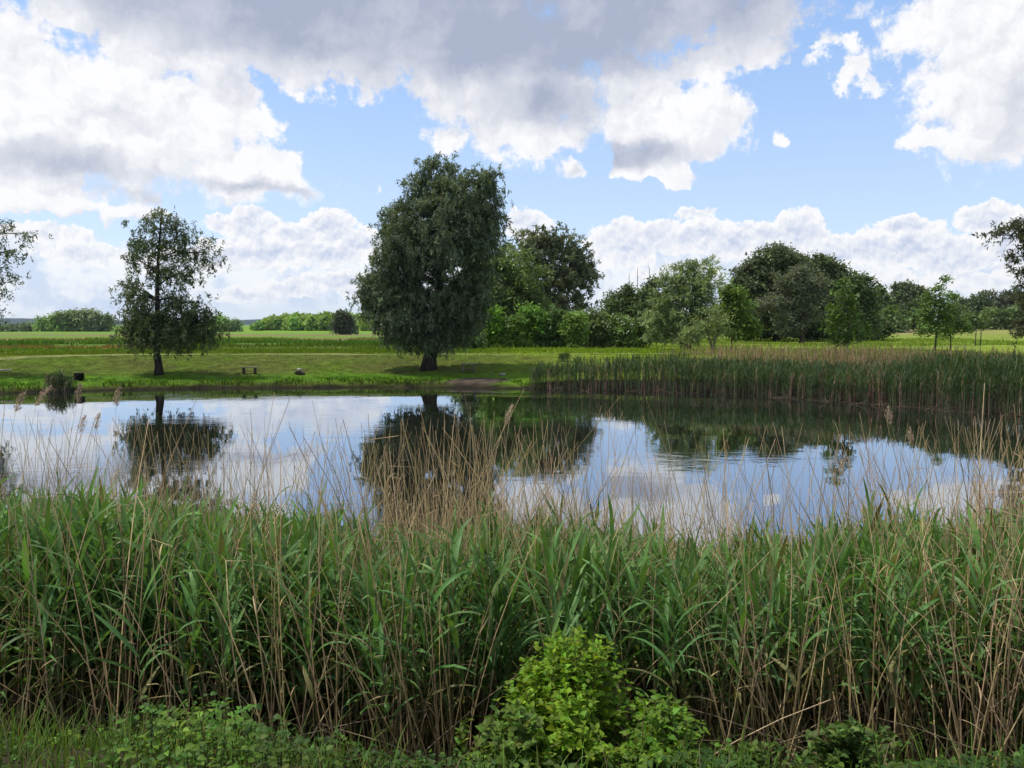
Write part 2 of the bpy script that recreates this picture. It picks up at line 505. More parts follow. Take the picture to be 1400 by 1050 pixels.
    if limbs:
        for c, r in E:
            dist = np.linalg.norm(main[2:] - c, axis=1) + np.maximum(0, main[2:, 2] - c[2] + .2 * r[2]) * 3
            k = 2 + int(np.argmin(dist + np.arange(len(dist)) * .02))
            k = max(2, min(k, 12))
            for w in range(limbs):
                e = c + rng.normal(0, .35, 3) * r if w else c + rng.normal(0, .1, 3) * r
                a = main[k] + 0
                mm = (a + e) / 2 + np.array((0, 0, .12 * np.linalg.norm(e - a))) + rng.normal(0, .06, 3) * np.linalg.norm(e - a)
                pth = bez(a, mm, e, 7); r0 = min(mr_[k] * .5, trunk * .36)
                tb.tube(pth, r0 * np.linspace(1, .3, 7), bark, 6)
                if twig:
                    near = np.argsort(np.linalg.norm(P - e, axis=1))[:twig]
                    for t_ in near:
                        q0 = pth[rng.integers(2, 7)]; q1 = P[t_]
                        mq = (q0 + q1) / 2 + rng.normal(0, .08, 3) * np.linalg.norm(q1 - q0)
                        tb.tube(bez(q0, mq, q1, 5), max(r0 * .3, .012) * np.linspace(1, .35, 5), bark, 4, False)
    tb.build('trunk', M_bark, o, True)
    cm_.build('crown', M_tree, o)
    return o


WILLOW = (.066, .092, .058)
# the big willow on the bank
build_tree('weeping_willow', 'tallest tree, a dense dark willow with drooping twigs standing alone on the far bank', 'tree', (585, 480), 47.3,
           [(602, 238, 32, 24, -6), (572, 256, 18, 18, -12), (655, 262, 30, 30, -14), (622, 275, 38, 32, -34), (580, 300, 40, 30, -30), (545, 308, 24, 22), (645, 312, 40, 36, -20),
            (558, 340, 46, 36, -32), (608, 335, 42, 32, -44), (537, 374, 26, 32), (652, 355, 24, 42, 12), (520, 395, 26, 34), (545, 415, 36, 40, -14), (590, 412, 48, 46, -8),
            (635, 405, 38, 48, 4), (508, 400, 17, 30), (600, 446, 38, 26, 0), (584, 452, 36, 18, -8), (557, 440, 28, 24, -6), (548, 286, 17, 14, -10), (668, 244, 15, 15, -6), (672, 300, 16, 22, 0), (634, 426, 22, 30, 6), (532, 428, 13, 20)],
           WILLOW, leaf=(.20, .056), dens=1.6, clump=.6, droop=.75, strand=.7, shell=.5, trunk=.40, per=54, limbs=2, tops=(605, 240), bark=(.035, .03, .027), colvar=.24)
# airy tree on the left
build_tree('willow_tree', 'airy slender tree with sky showing through, on the left part of the far bank', 'tree', (216, 480), 44.5,
           [(216, 288, 16, 13), (208, 305, 28, 20), (240, 308, 25, 22), (256, 320, 16, 18), (192, 330, 24, 20), (228, 335, 30, 22), (270, 338, 26, 20), (285, 345, 13, 18),
            (186, 358, 20, 20), (215, 368, 34, 26), (250, 372, 24, 24), (180, 390, 18, 20), (200, 402, 30, 22), (240, 405, 32, 24), (272, 412, 14, 16), (178, 405, 14, 12),
            (190, 428, 26, 20), (220, 435, 36, 24), (255, 432, 30, 24), (280, 440, 16, 22), (184, 455, 20, 24), (210, 455, 24, 22, -14), (240, 458, 26, 20, -12), (262, 455, 26, 22), (284, 458, 16, 18), (196, 440, 26, 22, -10), (228, 445, 30, 22, 12), (262, 442, 24, 20, 12), (176, 446, 12, 20)],
           (.058, .082, .040), leaf=(.19, .055), dens=.82, low=(420, 1.7), clump=.7, droop=.5, strand=.45, shell=.9, trunk=.21, per=38, limbs=1, twig=7, tops=(222, 285), bark=(.035, .03, .027), bent=(.08, 0))
build_tree('willow_tree', 'tree cut off by the left edge, only its thin leafy boughs showing', 'tree', (-38, 480), 43,
           [(-12, 318, 30, 22), (8, 305, 12, 12), (36, 322, 15, 10), (14, 345, 20, 16), (2, 372, 24, 18), (-10, 395, 22, 14), (-22, 350, 34, 36), (-6, 412, 18, 10), (-14, 430, 26, 12), (-40, 400, 40, 50)],
           (.058, .082, .040), leaf=(.19, .055), dens=.9, clump=.65, droop=.5, strand=.3, shell=.8, trunk=.24, per=18, limbs=1, twig=6, tops=(-20, 310), bark=(.035, .03, .027))
# trees behind the willow
build_tree('broadleaf_tree', 'mid green bushy tree right behind the big willow', 'tree', (700, 465), 72,
           [(690, 372, 40, 38), (665, 400, 34, 50), (722, 395, 26, 36), (705, 425, 44, 40), (672, 430, 30, 34), (735, 425, 20, 26)], (.050, .078, .030), leaf=(.33, .15), dens=.9, clump=.85, trunk=.3, per=34, shell=.5)
build_tree('broadleaf_tree', 'tall round topped grey green tree with pale stems, right of the big willow', 'tree', (752, 465), 88,
           [(722, 345, 30, 32), (735, 325, 26, 16), (760, 332, 32, 22), (785, 345, 24, 24), (745, 365, 40, 36), (796, 370, 18, 32), (775, 380, 36, 36), (735, 400, 30, 30), (790, 412, 22, 20), (760, 415, 34, 22), (808, 372, 10, 16), (700, 360, 18, 26)],
           (.050, .064, .040), leaf=(.36, .14), dens=.75, clump=.85, droop=.4, strand=.4, shell=.75, trunk=.34, per=30, limbs=2, twig=5, bark=(.16, .14, .12), tops=(755, 335))
build_tree('broadleaf_tree', 'dark tree with a thin top, between the round topped tree and the pale willow', 'tree', (850, 465), 92,
           [(858, 395, 12, 9), (845, 410, 22, 14), (865, 418, 26, 20), (835, 428, 22, 18), (855, 440, 36, 24), (885, 435, 26, 26)], (.036, .058, .024), leaf=(.36, .17), dens=.9, clump=.85, trunk=.25, per=32, shell=.5)
build_tree('broadleaf_tree', 'dark leafy tree tucked behind the pale willow', 'tree', (895, 465), 90,
           [(892, 388, 10, 12), (890, 405, 18, 16), (880, 425, 22, 24), (900, 435, 26, 30), (875, 450, 24, 16)], (.032, .050, .022), leaf=(.36, .17), dens=.9, clump=.85, trunk=.25, per=32, shell=.5)
# hedge row of shrubs in front of those trees
for px_, py_, rx_, ry_, c_, y_, lb in (
        (640, 452, 20, 22, (.045, .075, .030), 64, 'low grey green shrub peeking out under the willow, flecked with white flowers'),
        (668, 442, 20, 27, (.062, .125, .022), 66, 'brightest yellow green shrub just right of the big willow'),
        (700, 446, 20, 25, (.050, .095, .024), 66, 'mid green shrub, second in the row right of the big willow'),
        (726, 440, 20, 30, (.048, .100, .022), 67, 'tall pointed green shrub, third in the row right of the big willow'),
        (757, 446, 22, 24, (.030, .060, .020), 67, 'very dark shrub in the middle of the shrub row'),
        (783, 444, 19, 27, (.060, .108, .030), 66, 'light green shrub beside the very dark one in the shrub row'),
        (812, 442, 24, 26, (.048, .072, .032), 68, 'broad grey green shrub in the right half of the shrub row'),
        (843, 448, 25, 22, (.050, .086, .028), 68, 'rounded shrub with a few white flowers, near the right end of the shrub row'),
        (868, 452, 20, 18, (.030, .052, .020), 70, 'small dark shrub closing the right end of the shrub row')):
    ell = [(px_, py_, rx_ * .8, ry_ * .8)] + [(px_ + rng.uniform(-.7, .7) * rx_, py_ + rng.uniform(-.75, .75) * ry_, rx_ * rng.uniform(.3, .5), ry_ * rng.uniform(.25, .45), rng.uniform(-10, 6)) for _ in range(6)]
    ell.append((px_, 466, rx_ * .9, 7))
    sh = build_tree('shrub', lb, 'shrub', (px_, 468), y_, ell, c_, leaf=(.26, .13), dens=1.0, clump=.6, trunk=.1, per=32, shell=.45, group='shrubs in a row behind the bank', stems=3, tint2=(1.2, 1.2, 1.))
    if 'white' in lb:
        fb = MB(); n = 46
        a = rng.random(n) * 2 * PI; e = rng.uniform(-.5, .8, n); S = y_ / F
        c0 = at(px_, py_, y_) - np.array(sh.location)
        p = c0 + np.stack((np.cos(a) * np.sqrt(1 - e * e) * rx_ * S, -abs(np.sin(a)) * np.sqrt(1 - e * e) * rx_ * S, e * ry_ * S), 1) * rng.uniform(.85, 1.02, (n, 1))
        fb.rep(DIAMOND, rot_frames(n, np.tile((0, -.6, .8), (n, 1)),   .4) * .14, p, np.tile((.6, .6, .5), (n, 1)))
        fb.build('blossoms', M_grass, sh)
# bare dead poles
for px_, t_, b_, lb in ((872, 372, 420, 'bare dead stem above the dark trees, leaning a little'), (885, 368, 415, 'bare dead stem above the dark trees, the straightest'), (863, 380, 420, 'bare dead stem above the dark trees, the shortest one')):
    b0 = at(px_, 470, 95); z0 = gz(b0[0], 95); t0 = at(px_ + rng.uniform(-3, 3), t_, 95)
    pm = MB(); pth = bez(np.array((0, 0, -.2)), (t0 - np.array((b0[0], 95, z0))) * .5 + np.array((.06, 0, 0)), t0 - np.array((b0[0], 95, z0)), 9)
    pm.tube(pth, .10 * np.linspace(1, .35, 9), (.09, .08, .075), 6)
    for k in range(5):
        a = pth[5 + k % 4]; pm.tube(bez(a, a + np.array((rng.uniform(-.12, .12), 0, .25)), a + np.array((rng.uniform(-.35, .35), 0, .6)), 4), (.03, .025, .02, .012), (.09, .08, .075), 4)
    po = pm.build('dead_tree', M_bark, None, True); po.location = (b0[0], 95, z0)
    tag(po, lb, 'dead tree', 'bare dead stems over the trees')
# pale willow and neighbours
build_tree('willow_tree', 'pale silvery green willow with upright feathery twigs, standing right of the shrub row', 'tree', (940, 480), 63,
           [(960, 362, 20, 16), (932, 372, 24, 20), (915, 392, 22, 22), (955, 388, 32, 26), (935, 405, 38, 30), (972, 405, 18, 26), (910, 425, 24, 28), (945, 432, 38, 28), (975, 432, 18, 24), (915, 452, 28, 16), (945, 458, 28, 14), (895, 440, 14, 26)],
           (.120, .165, .078), leaf=(.28, .07), dens=.95, clump=.75, droop=.35, strand=.35, shell=.55, trunk=.26, per=36, tops=(950, 370), bark=(.09, .08, .06), limbs=2)
build_tree('willow_tree', 'small gnarled twisted willow with a double trunk in front of the pale willow', 'tree', (975, 480), 54,
           [(962, 442, 16, 10), (985, 435, 14, 10), (945, 452, 14, 9), (975, 455, 18, 9), (993, 452, 10, 10), (938, 462, 10, 7), (978, 425, 9, 9)],
           (.115, .155, .070), leaf=(.2, .06), dens=.8, clump=.5, droop=.2, shell=.7, trunk=.17, per=24, stems=2, bark=(.13, .11, .09), twig=3)
build_tree('broadleaf_tree', 'small round headed olive green tree with a thin dark stem beside the gnarled willow', 'tree', (999, 480), 56,
           [(1003, 402, 16, 14), (1012, 418, 20, 14), (992, 420, 14, 18), (1005, 438, 24, 16), (1028, 440, 14, 10), (1000, 452, 16, 8), (1020, 452, 22, 8), (992, 402, 8, 8)],
           (.042, .074, .016), leaf=(.22, .12), dens=.85, clump=.5, shell=.65, trunk=.085, per=26, twig=3, tint2=(1.2, 1.15, 1.), tops=(1003, 415))
build_tree('broadleaf_tree', 'big dark round tree with crowded boughs, largest of the right half', 'tree', (1060, 460), 92,
           [(1062, 352, 28, 18), (1035, 365, 26, 20), (1015, 382, 17, 18), (1085, 360, 24, 18), (1045, 385, 36, 26), (1075, 390, 34, 28), (1040, 415, 34, 26), (1075, 425, 36, 26), (1050, 440, 38, 18), (1015, 400, 14, 16), (1095, 385, 22, 20)],
           (.040, .055, .030), leaf=(.36, .17), dens=.95, clump=.8, trunk=.4, per=34, shell=.45, limbs=2)
build_tree('willow_tree', 'silvery grey willow with puffy boughs in front of the big dark tree', 'tree', (1095, 460), 84,
           [(1095, 372, 20, 14), (1112, 385, 20, 14), (1078, 385, 16, 12), (1100, 402, 26, 14), (1060, 412, 16, 10), (1088, 412, 18, 12), (1118, 405, 18, 14), (1075, 430, 16, 14), (1105, 425, 20, 16), (1040, 418, 12, 10), (1080, 446, 22, 12)],
           (.082, .100, .070), leaf=(.3, .1), dens=.85, clump=.65, trunk=.25, per=34, shell=.5, spread=.9)
build_tree('broadleaf_tree', 'dark tree with two rounded tops behind and right of the silvery grey willow', 'tree', (1128, 460), 98,
           [(1120, 358, 20, 13), (1135, 370, 20, 16), (1150, 385, 20, 18), (1125, 395, 26, 24), (1155, 410, 22, 26), (1130, 430, 30, 24), (1145, 365, 9, 8)],
           (.038, .056, .028), leaf=(.38, .18), dens=.95, clump=.85, trunk=.34, per=32, shell=.5)
build_tree('broadleaf_tree', 'mid green tree just right of the dark tree with two rounded tops', 'tree', (1176, 460), 86,
           [(1172, 385, 14, 14), (1183, 398, 16, 18), (1165, 410, 18, 18), (1188, 422, 14, 22), (1172, 435, 24, 20), (1192, 445, 12, 12)],
           (.036, .058, .024), leaf=(.33, .16), dens=.9, clump=.75, trunk=.25, per=32, shell=.55)
for px_, ry_, c_, lb in ((1022, 13, (.030, .052, .018), 'dark low bush at the left foot of the big dark round tree'), (1066, 12, (.034, .058, .020), 'low bush under the middle of the big dark round tree'),
                         (1108, 13, (.030, .050, .020), 'low dark bush under the silvery grey willow'), (1150, 14, (.036, .062, .022), 'low green bush at the foot of the tree with two rounded tops'), (1196, 12, (.032, .052, .020), 'low bush closing the right end of the dark tree group')):
    build_tree('shrub', lb, 'shrub', (px_, 455), 94, [(px_, 449, 24, ry_), (px_ - 14, 452, 14, ry_ * .7), (px_ + 15, 452, 13, ry_ * .7), (px_ + 4, 440, 11, 7)], c_, leaf=(.34, .17), dens=1., clump=.75, trunk=.1, per=30, shell=.45, stems=3, group='low bushes under the dark trees')
build_tree('oak_sapling', 'spindly bright green young oak with a bare lower stem standing behind the far reeds', 'tree', (1155, 480), 46,
           [(1150, 398, 8, 10), (1160, 412, 14, 9), (1142, 422, 12, 8), (1168, 425, 12, 8), (1150, 438, 20, 8), (1175, 442, 12, 7), (1135, 450, 14, 7), (1160, 456, 20, 8), (1180, 458, 9, 6), (1148, 466, 22, 6), (1152, 385, 5, 7)],
           (.034, .064, .014), leaf=(.18, .10), dens=.5, clump=.4, shell=.75, trunk=.07, per=19, twig=4, tops=(1152, 392), bark=(.05, .045, .035))
build_tree('oak_sapling', 'young tree with a tuft of bare topped twigs beyond the right end of the reeds', 'tree', (1278, 470), 58,
           [(1292, 380, 7, 6), (1286, 394, 9, 6), (1270, 408, 12, 10), (1285, 415, 18, 12), (1268, 430, 14, 12), (1292, 432, 14, 12), (1278, 445, 22, 10), (1262, 452, 9, 9)],
           (.042, .076, .020), leaf=(.2, .1), dens=.7, clump=.42, shell=.75, trunk=.07, per=19, twig=4, tops=(1290, 378))
build_tree('oak_sapling', 'bushy young tree standing against the right side of the bare topped one', 'tree', (1300, 470), 60,
           [(1302, 405, 9, 7), (1300, 425, 14, 12), (1310, 442, 16, 11), (1296, 452, 16, 9), (1322, 450, 8, 7)],
           (.042, .080, .022), leaf=(.2, .1), dens=.75, clump=.45, shell=.75, trunk=.06, per=19, twig=4)
build_tree('willow_tree', 'tree at the right edge with dark ragged boughs hanging into the picture', 'tree', (1424, 480), 38,
           [(1368, 312, 22, 9), (1392, 298, 16, 12), (1355, 322, 10, 8), (1402, 318, 22, 20), (1398, 350, 14, 12), (1385, 352, 9, 9), (1408, 380, 16, 18), (1394, 398, 8, 10), (1405, 420, 18, 18), (1396, 440, 12, 18), (1420, 340, 34, 50), (1388, 455, 8, 10)],
           (.050, .058, .034), leaf=(.2, .055), dens=.6, clump=.42, droop=.45, strand=.2, shell=.8, trunk=.22, per=22, twig=6, tops=(1415, 300))
# the tree line on the right
rows = [(1205, 412, 16, 20, 150, (.034, .055, .024)), (1228, 402, 14, 18, 185, (.040, .058, .034)), (1248, 400, 16, 20, 185, (.046, .062, .040)), (1215, 430, 22, 16, 140, (.048, .082, .028)),
        (1240, 428, 20, 18, 150, (.030, .048, .022)), (1262, 408, 14, 16, 190, (.036, .052, .030)), (1262, 434, 18, 12, 145, (.044, .076, .028)), (1316, 414, 16, 14, 180, (.042, .064, .030)),
        (1338, 420, 17, 20, 165, (.026, .042, .022)), (1330, 436, 16, 9, 150, (.046, .076, .028)), (1362, 410, 20, 16, 210, (.046, .058, .042)), (1356, 430, 18, 14, 160, (.050, .078, .032)),
        (1382, 408, 16, 18, 210, (.044, .056, .040)), (1385, 432, 20, 12, 160, (.046, .072, .030)), (1412, 415, 20, 20, 190, (.040, .06, .03)), (1222, 442, 24, 6, 138, (.034, .055, .022)), (1300, 428, 16, 14, 170, (.038, .06, .026))]
words = ('darkest', 'grey topped', 'pale grey', 'low bright green', 'deep green', 'small grey green', 'low leafy', 'mid green', 'almost black', 'squat bright green', 'wide pale grey', 'yellow green', 'faded grey', 'low spreading', 'edge cut', 'flat hedge like', 'plain green')
for (px_, py_, rx_, ry_, y_, c_), w_ in zip(rows, words):
    ell = [(px_, py_ + ry_ * .2, rx_ * .8, ry_ * .75)] + [(px_ + rng.uniform(-.75, .75) * rx_, py_ + rng.uniform(-.7, .6) * ry_, rx_ * rng.uniform(.3, .5), ry_ * rng.uniform(.3, .45)) for _ in range(6)]
    ell.append((px_, (py_ + 446) / 2 + 4, rx_ * .75, max(4, (446 - py_) * .5)))
    build_tree('distant_tree', '%s tree in the far tree line at the right' % w_, 'tree', (px_, 450), y_, ell, c_, leaf=(.6, .34), dens=.8, clump=1.3, trunk=.3, per=22, shell=.45, group='trees in the far tree line at the right', limbs=0)
# far left: a clump of trees across the fields
rows = [(60, 441, 12, 9, (.050, .085, .032), 'bright green tree at the left end'), (75, 438, 13, 11, (.046, .070, .034), 'rounded mid green tree, second from the left end'), (92, 436, 12, 13, (.036, .056, .030), 'darker tall tree, third from the left end'),
        (82, 446, 16, 8, (.055, .095, .035), 'low light green tree in front'), (106, 437, 12, 14, (.044, .060, .036), 'dark domed tree in the middle'), (122, 435, 14, 14, (.048, .064, .044), 'pale greyish domed tree, the highest'),
        (144, 441, 13, 12, (.026, .042, .026), 'near black tree at the right end'), (130, 447, 12, 8, (.050, .066, .046), 'low greyish tree near the right end'), (18, 448, 26, 5, (.03, .045, .03), 'flat dark tree by the left edge'),
        (300, 440, 16, 12, (.048, .085, .030), 'sunlit slope side tree right of the airy tree'), (320, 445, 10, 8, (.036, .058, .030), 'small dark tree right of the airy tree')]
for px_, py_, rx_, ry_, c_, lb in rows:
    ell = [(px_, py_, rx_ * .85, ry_ * .8)] + [(px_ + rng.uniform(-.75, .75) * rx_, py_ + rng.uniform(-.7, .5) * ry_, rx_ * rng.uniform(.3, .5), ry_ * rng.uniform(.3, .45)) for _ in range(6)] + [(px_, 450, rx_ * .8, 4)]
    c_ = tuple(np.array(c_) * 1.9)
    build_tree('distant_tree', lb + (' of the clump across the left fields' if px_ < 200 else ' far across the fields'), 'tree', (px_, 453), 300, ell, c_, leaf=(.9, .5), dens=.8, clump=1.8, trunk=.35, per=20, shell=.45, group='trees across the left fields', limbs=0)
build_tree('broadleaf_tree', 'lone dark small tree standing in the fields left of the big willow', 'tree', (468, 455), 190,
           [(468, 432, 9, 8), (462, 440, 9, 9), (475, 440, 9, 9), (468, 450, 13, 7), (480, 453, 9, 4)], (.030, .042, .028), leaf=(.55, .3), dens=.9, clump=1.0, trunk=.25, per=26, shell=.5)

# wood on the horizon: reads as one bright mass
wm = MB()
for k in range(70):
    px_ = rng.uniform(346, 520); Y_ = rng.uniform(330, 420)
    top_ = np.interp(px_, (346, 365, 390, 430, 470, 520), (446, 436, 431, 429, 428, 430)) + rng.uniform(-2.0, 2.5) + (Y_ < 360) * 4
    bx = at(px_, 450, Y_)[0]; z0 = gz(bx, Y_); zt = at(px_, top_, Y_)[2]
    h = max(zt - z0, 2.5); r = h * rng.uniform(.35, .55)
    n = 420; d = rng.normal(size=(n, 3)); d /= np.linalg.norm(d, axis=1)[:, None]
    d *= (1 - .4 * rng.random((n, 1)) ** 2)
    p = np.array((bx, Y_, z0 + h * .52)) + d * np.array((r, r, h * .48)) + rng.normal(0, .35, (n, 3))
    p[:, 2] = np.maximum(p[:, 2], z0 + .1)
    c_ = np.array((.19, .31, .055)) * rng.uniform(.75, 1.25) * np.array((rng.uniform(.8, 1.25), 1, 1))
    wm.rep(DIAMOND, rot_frames(n, d * .7 + np.array((0, 0, .4)), .5) * rng.uniform(.9, 1.7, (n, 1, 1)), p, col_jitter(c_, n, .15))
    wm.tube([(bx, Y_, z0 - .3), (bx, Y_, z0 + h * .5)], (.35, .2), (.05, .045, .04), 5)
tag(wm.build('distant_woods', M_tree), 'bright green wood along the horizon beyond the fields', 'wood', kind='stuff')

# ------------------------------------------------------------------ grass on the far bank and the crops beyond
def scatter(n, x0, x1, y0, y1):
    return rng.uniform(x0, x1, n), rng.uniform(y0, y1, n)


BLADE = (np.array([(-.5, 0, 0), (.5, 0, 0), (.32, .12, .55), (0, .42, 1), (-.32, .12, .55)]), np.array((0, 1, 2, 4, 4, 2, 3)), np.array((4, 3)))
gb = MB()
n = 150000
x, y = scatter(n, -36, 34, 30, 66)
k = (abs(x) < .70 * y + 4); x, y = x[k], y[k]
sd = shore_sd(x, y); k = (sd > .25) & (y > 28); x, y, sd = x[k], y[k], sd[k]
mudk = np.exp(-(((x + 1.9) / 2.3) ** 2 + ((y - 43.1) / 1.4) ** 2)) < .45 + rng.normal(0, .08, len(x)); x, y, sd = x[mudk], y[mudk], sd[mudk]
rk = ~((x > 1.5) & (sd < 4.5)); x, y, sd = x[rk], y[rk], sd[rk]
trk = np.abs(y - np.interp(x, tx, ty)) > np.interp(x, tx, tw) * .8; x, y, sd = x[trk], y[trk], sd[trk]
n = len(x); z = ground_z(x, y, sd)
a = rng.random(n) * 2 * PI; ca, sa = np.cos(a), np.sin(a)
lush = sstep(3, .8, sd) * (fbm(x * .8, y * .8, 2) > .45)
crop = sstep(11, 13, sd)
h = rng.uniform(.03, .07, n) * (1 + 2.4 * lush + 1.6 * crop * rng.random(n)); w = h * .35 + .012
M = np.zeros((n, 3, 3)); M[:, 0, 0] = ca * w; M[:, 1, 0] = sa * w; M[:, 0, 1] = -sa * h * 1.2; M[:, 1, 1] = ca * h * 1.2; M[:, 2, 2] = h
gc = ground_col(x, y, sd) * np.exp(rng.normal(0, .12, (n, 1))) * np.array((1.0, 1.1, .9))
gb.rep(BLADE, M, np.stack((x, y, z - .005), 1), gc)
# taller crop and weeds beyond the track
n = 60000; x, y = scatter(n, -62, 60, 56, 104); k = (abs(x) < .70 * y + 1) & (y > np.interp(x, tx, ty) + 1.2); x, y = x[k], y[k]
dn = fbm(x * .12, y * .3, 3); k = dn > .44; x, y, dn = x[k], y[k], dn[k]
n = len(x); sd = shore_sd(x, y); z = ground_z(x, y, sd); a = rng.random(n) * 2 * PI
leftk = sstep(0, -10, x)
h = rng.uniform(.12, .30, n) * (1 + leftk * sstep(70, 76, y) * .8); w = h * .4
M = np.zeros((n, 3, 3)); M[:, 0, 0] = np.cos(a) * w; M[:, 1, 0] = np.sin(a) * w; M[:, 0, 1] = -np.sin(a) * h; M[:, 1, 1] = np.cos(a) * h; M[:, 2, 2] = h
gc = ground_col(x, y, sd) * np.exp(rng.normal(0, .12, (n, 1))) * np.array((.95, 1.12, .85))
gb.rep(BLADE, M, np.stack((x, y, z), 1), gc)
tag(gb.build('grass', M_grass), 'short mown grass and weeds of the far bank', 'grass', kind='stuff')

# ------------------------------------------------------------------ reeds
def reed_leaf(mb, base, az, L, W, e0, e1, col, seg=6, twist=0.):
    t = np.linspace(0, 1, seg + 1)
    el = e0 + (e1 - e0) * t ** 1.5
    dh = np.cos(el); dv = np.sin(el)
    st = L / seg
    hx = np.concatenate(((0,), np.cumsum(dh[:-1] * st))); vz = np.concatenate(((0,), np.cumsum(dv[:-1] * st)))
    azs = az + twist * t * t
    px_ = np.concatenate(((0,), np.cumsum(dh[:-1] * st * np.cos(azs[:-1])))); py_ = np.concatenate(((0,), np.cumsum(dh[:-1] * st * np.sin(azs[:-1]))))
    mid = np.array(base) + np.stack((px_, py_, vz), 1)
    wd = W * .5 * np.interp(t, (0, .12, .3, .6, .85, 1), (.35, .8, 1, .8, .4, .02))
    roll = twist * 1.2 * t
    side = np.stack((-np.sin(azs), np.cos(azs), 0 * t), 1); nrm = np.stack((-np.cos(azs) * dv, -np.sin(azs) * dv, dh), 1)
    sv = side * np.cos(roll)[:, None] + nrm * np.sin(roll)[:, None]
    lf = mid + sv * wd[:, None] + nrm * (wd * .35)[:, None]; rt = mid - sv * wd[:, None] + nrm * (wd * .35)[:, None]
    V = np.concatenate((mid, lf, rt)); k = seg + 1; f = []
    for i in range(seg):
        f += [(i, i + 1, k + i + 1, k + i), (i + 1, i, 2 * k + i, 2 * k + i + 1)]
    mb.raw(V, np.array(f).ravel(), np.full(len(f), 4), col)


def tpl_of(*mbs):
    """several collected meshes as one template with face colours"""
    V, Lp, T, Cc, n = [], [], [], [], 0
    for b in mbs:
        for v, l, t, c in zip(b.v, b.l, b.t, b.c):
            V.append(v); T.append(t); Cc.append(c)
        Lp += [l + n for l in b.l]; n += b.n
    return np.concatenate(V), np.concatenate(Lp), np.concatenate(T), np.concatenate(Cc)


def green_reed(H):
    st, lv = MB(), MB()
    lean = rng.normal(0, .06, 2); t = np.linspace(0, 1, 7)
    ax = np.stack((lean[0] * H * t ** 1.6, lean[1] * H * t ** 1.6, H * .86 * t), 1)
    st.tube(ax, .0055 * (1 - .6 * t), np.array((.17, .16, .075)), 5, False)
    nl = rng.integers(11, 15); a0 = rng.random() * 2 * PI
    for k in range(nl):
        f = .42 + .56 * (k / (nl - 1)) ** .9
        b = np.array([np.interp(f, t, ax[:, i]) for i in range(3)])
        az = a0 + PI * (k % 2) + rng.normal(0, .45)
        up = k / (nl - 1)
        L = rng.uniform(.34, .52) * (1 - .25 * up) * (.75 + .4 * min(1, up * 3))
        e0 = R(rng.uniform(46, 70) + 16 * up); e1 = R(rng.uniform(-75, 25) + 60 * up ** 2)
        g = np.array((.098, .190, .050)) * np.exp(rng.normal(0, .13)) * np.array((1 + rng.normal(0, .08), 1, 1 + rng.normal(0, .12)))
        if rng.random() < .4 * (f < .5) + .05:
            g = np.array((.17, .165, .06)) * np.exp(rng.normal(0, .2))
        reed_leaf(lv, b, az, L, rng.uniform(.021, .038), e0, e1, g, 6, rng.normal(0, .5))
    return st, lv


def dry_reed(H, broken=False, plume=False):
    st, pl = MB(), MB()
    lean = rng.normal(0, .10, 2); t = np.linspace(0, 1, 8)
    bend = rng.normal(0, .10, 2)
    ax = np.stack((H * (lean[0] * t + bend[0] * t ** 3), H * (lean[1] * t + bend[1] * t ** 3), H * t), 1)
    if broken:
        j = rng.integers(5, 7); d = rng.normal(0, 1, 2); d /= np.linalg.norm(d)
        for i in range(j + 1, 8):
            s = (i - j) * H / 7
            ax[i] = ax[j] + np.array((d[0] * s * .8, d[1] * s * .4, s * rng.uniform(-.75, .15)))
    c = np.array((.50, .36, .20)) * np.exp(rng.normal(0, .2)) * np.array((1, 1 + rng.normal(0, .04), 1 + rng.normal(0, .1)))
    st.tube(ax, .0044 * (1 - .66 * t), c, 4, False)
    for k in range(rng.integers(0, 3)):
        f = rng.uniform(.25, .85); b = np.array([np.interp(f, t, ax[:, i]) for i in range(3)])
        reed_leaf(st, b, rng.random() * 2 * PI, rng.uniform(.10, .24), rng.uniform(.003, .008), R(rng.uniform(30, 80)), R(rng.uniform(-85, -30)), c * .8, 4, rng.normal(0, 1.2))
    if plume:
        n = 230; s = rng.random(n); d = (ax[-1] - ax[-2]); d /= np.linalg.norm(d)
        up = d + np.array((rng.normal(0, .15), rng.normal(0, .15), 0)); side = np.array((math.cos(1.), math.sin(1.), 0))
        wv = .028 * np.sin(PI * np.clip(s * .92 + .08, 0, 1)) ** .7
        p = ax[-1] + (s * .19 - .03)[:, None] * up + rng.normal(0, 1, (n, 3)) * wv[:, None] * .6 + side * (s * s * .05)[:, None]
        yv = up + rng.normal(0, .35, (n, 3)) + side * .4; yv /= np.linalg.norm(yv, axis=1)[:, None]
        x = np.cross(yv, rng.normal(size=(n, 3))); x /= np.linalg.norm(x, axis=1)[:, None]
        M = np.stack((x * .006, yv * rng.uniform(.02, .045, (n, 1)), np.cross(x, yv)), -1)
        pl.rep(DIAMOND, M, p, col_jitter((.36, .27, .18), n, .18))
    return st, pl


# places in the near bed
def bed(n, ylo, yhi):
    x = rng.uniform(-8.6, 8.6, n); y = rng.uniform(ylo, yhi, n)
    k = np.abs(x) < .70 * y + 1.6
    return x[k], y[k]


def zrot(a, s, sz, tilt=None):
    n = len(a); M = np.zeros((n, 3, 3)); M[:, 0, 0] = np.cos(a) * s; M[:, 0, 1] = -np.sin(a) * s; M[:, 1, 0] = np.sin(a) * s; M[:, 1, 1] = np.cos(a) * s; M[:, 2, 2] = sz
    if tilt is not None:
        Tm = np.tile(np.eye(3), (n, 1, 1)); Tm[:, 0, 2] = tilt[:, 0]; Tm[:, 1, 2] = tilt[:, 1]
        M = Tm @ M
    return M


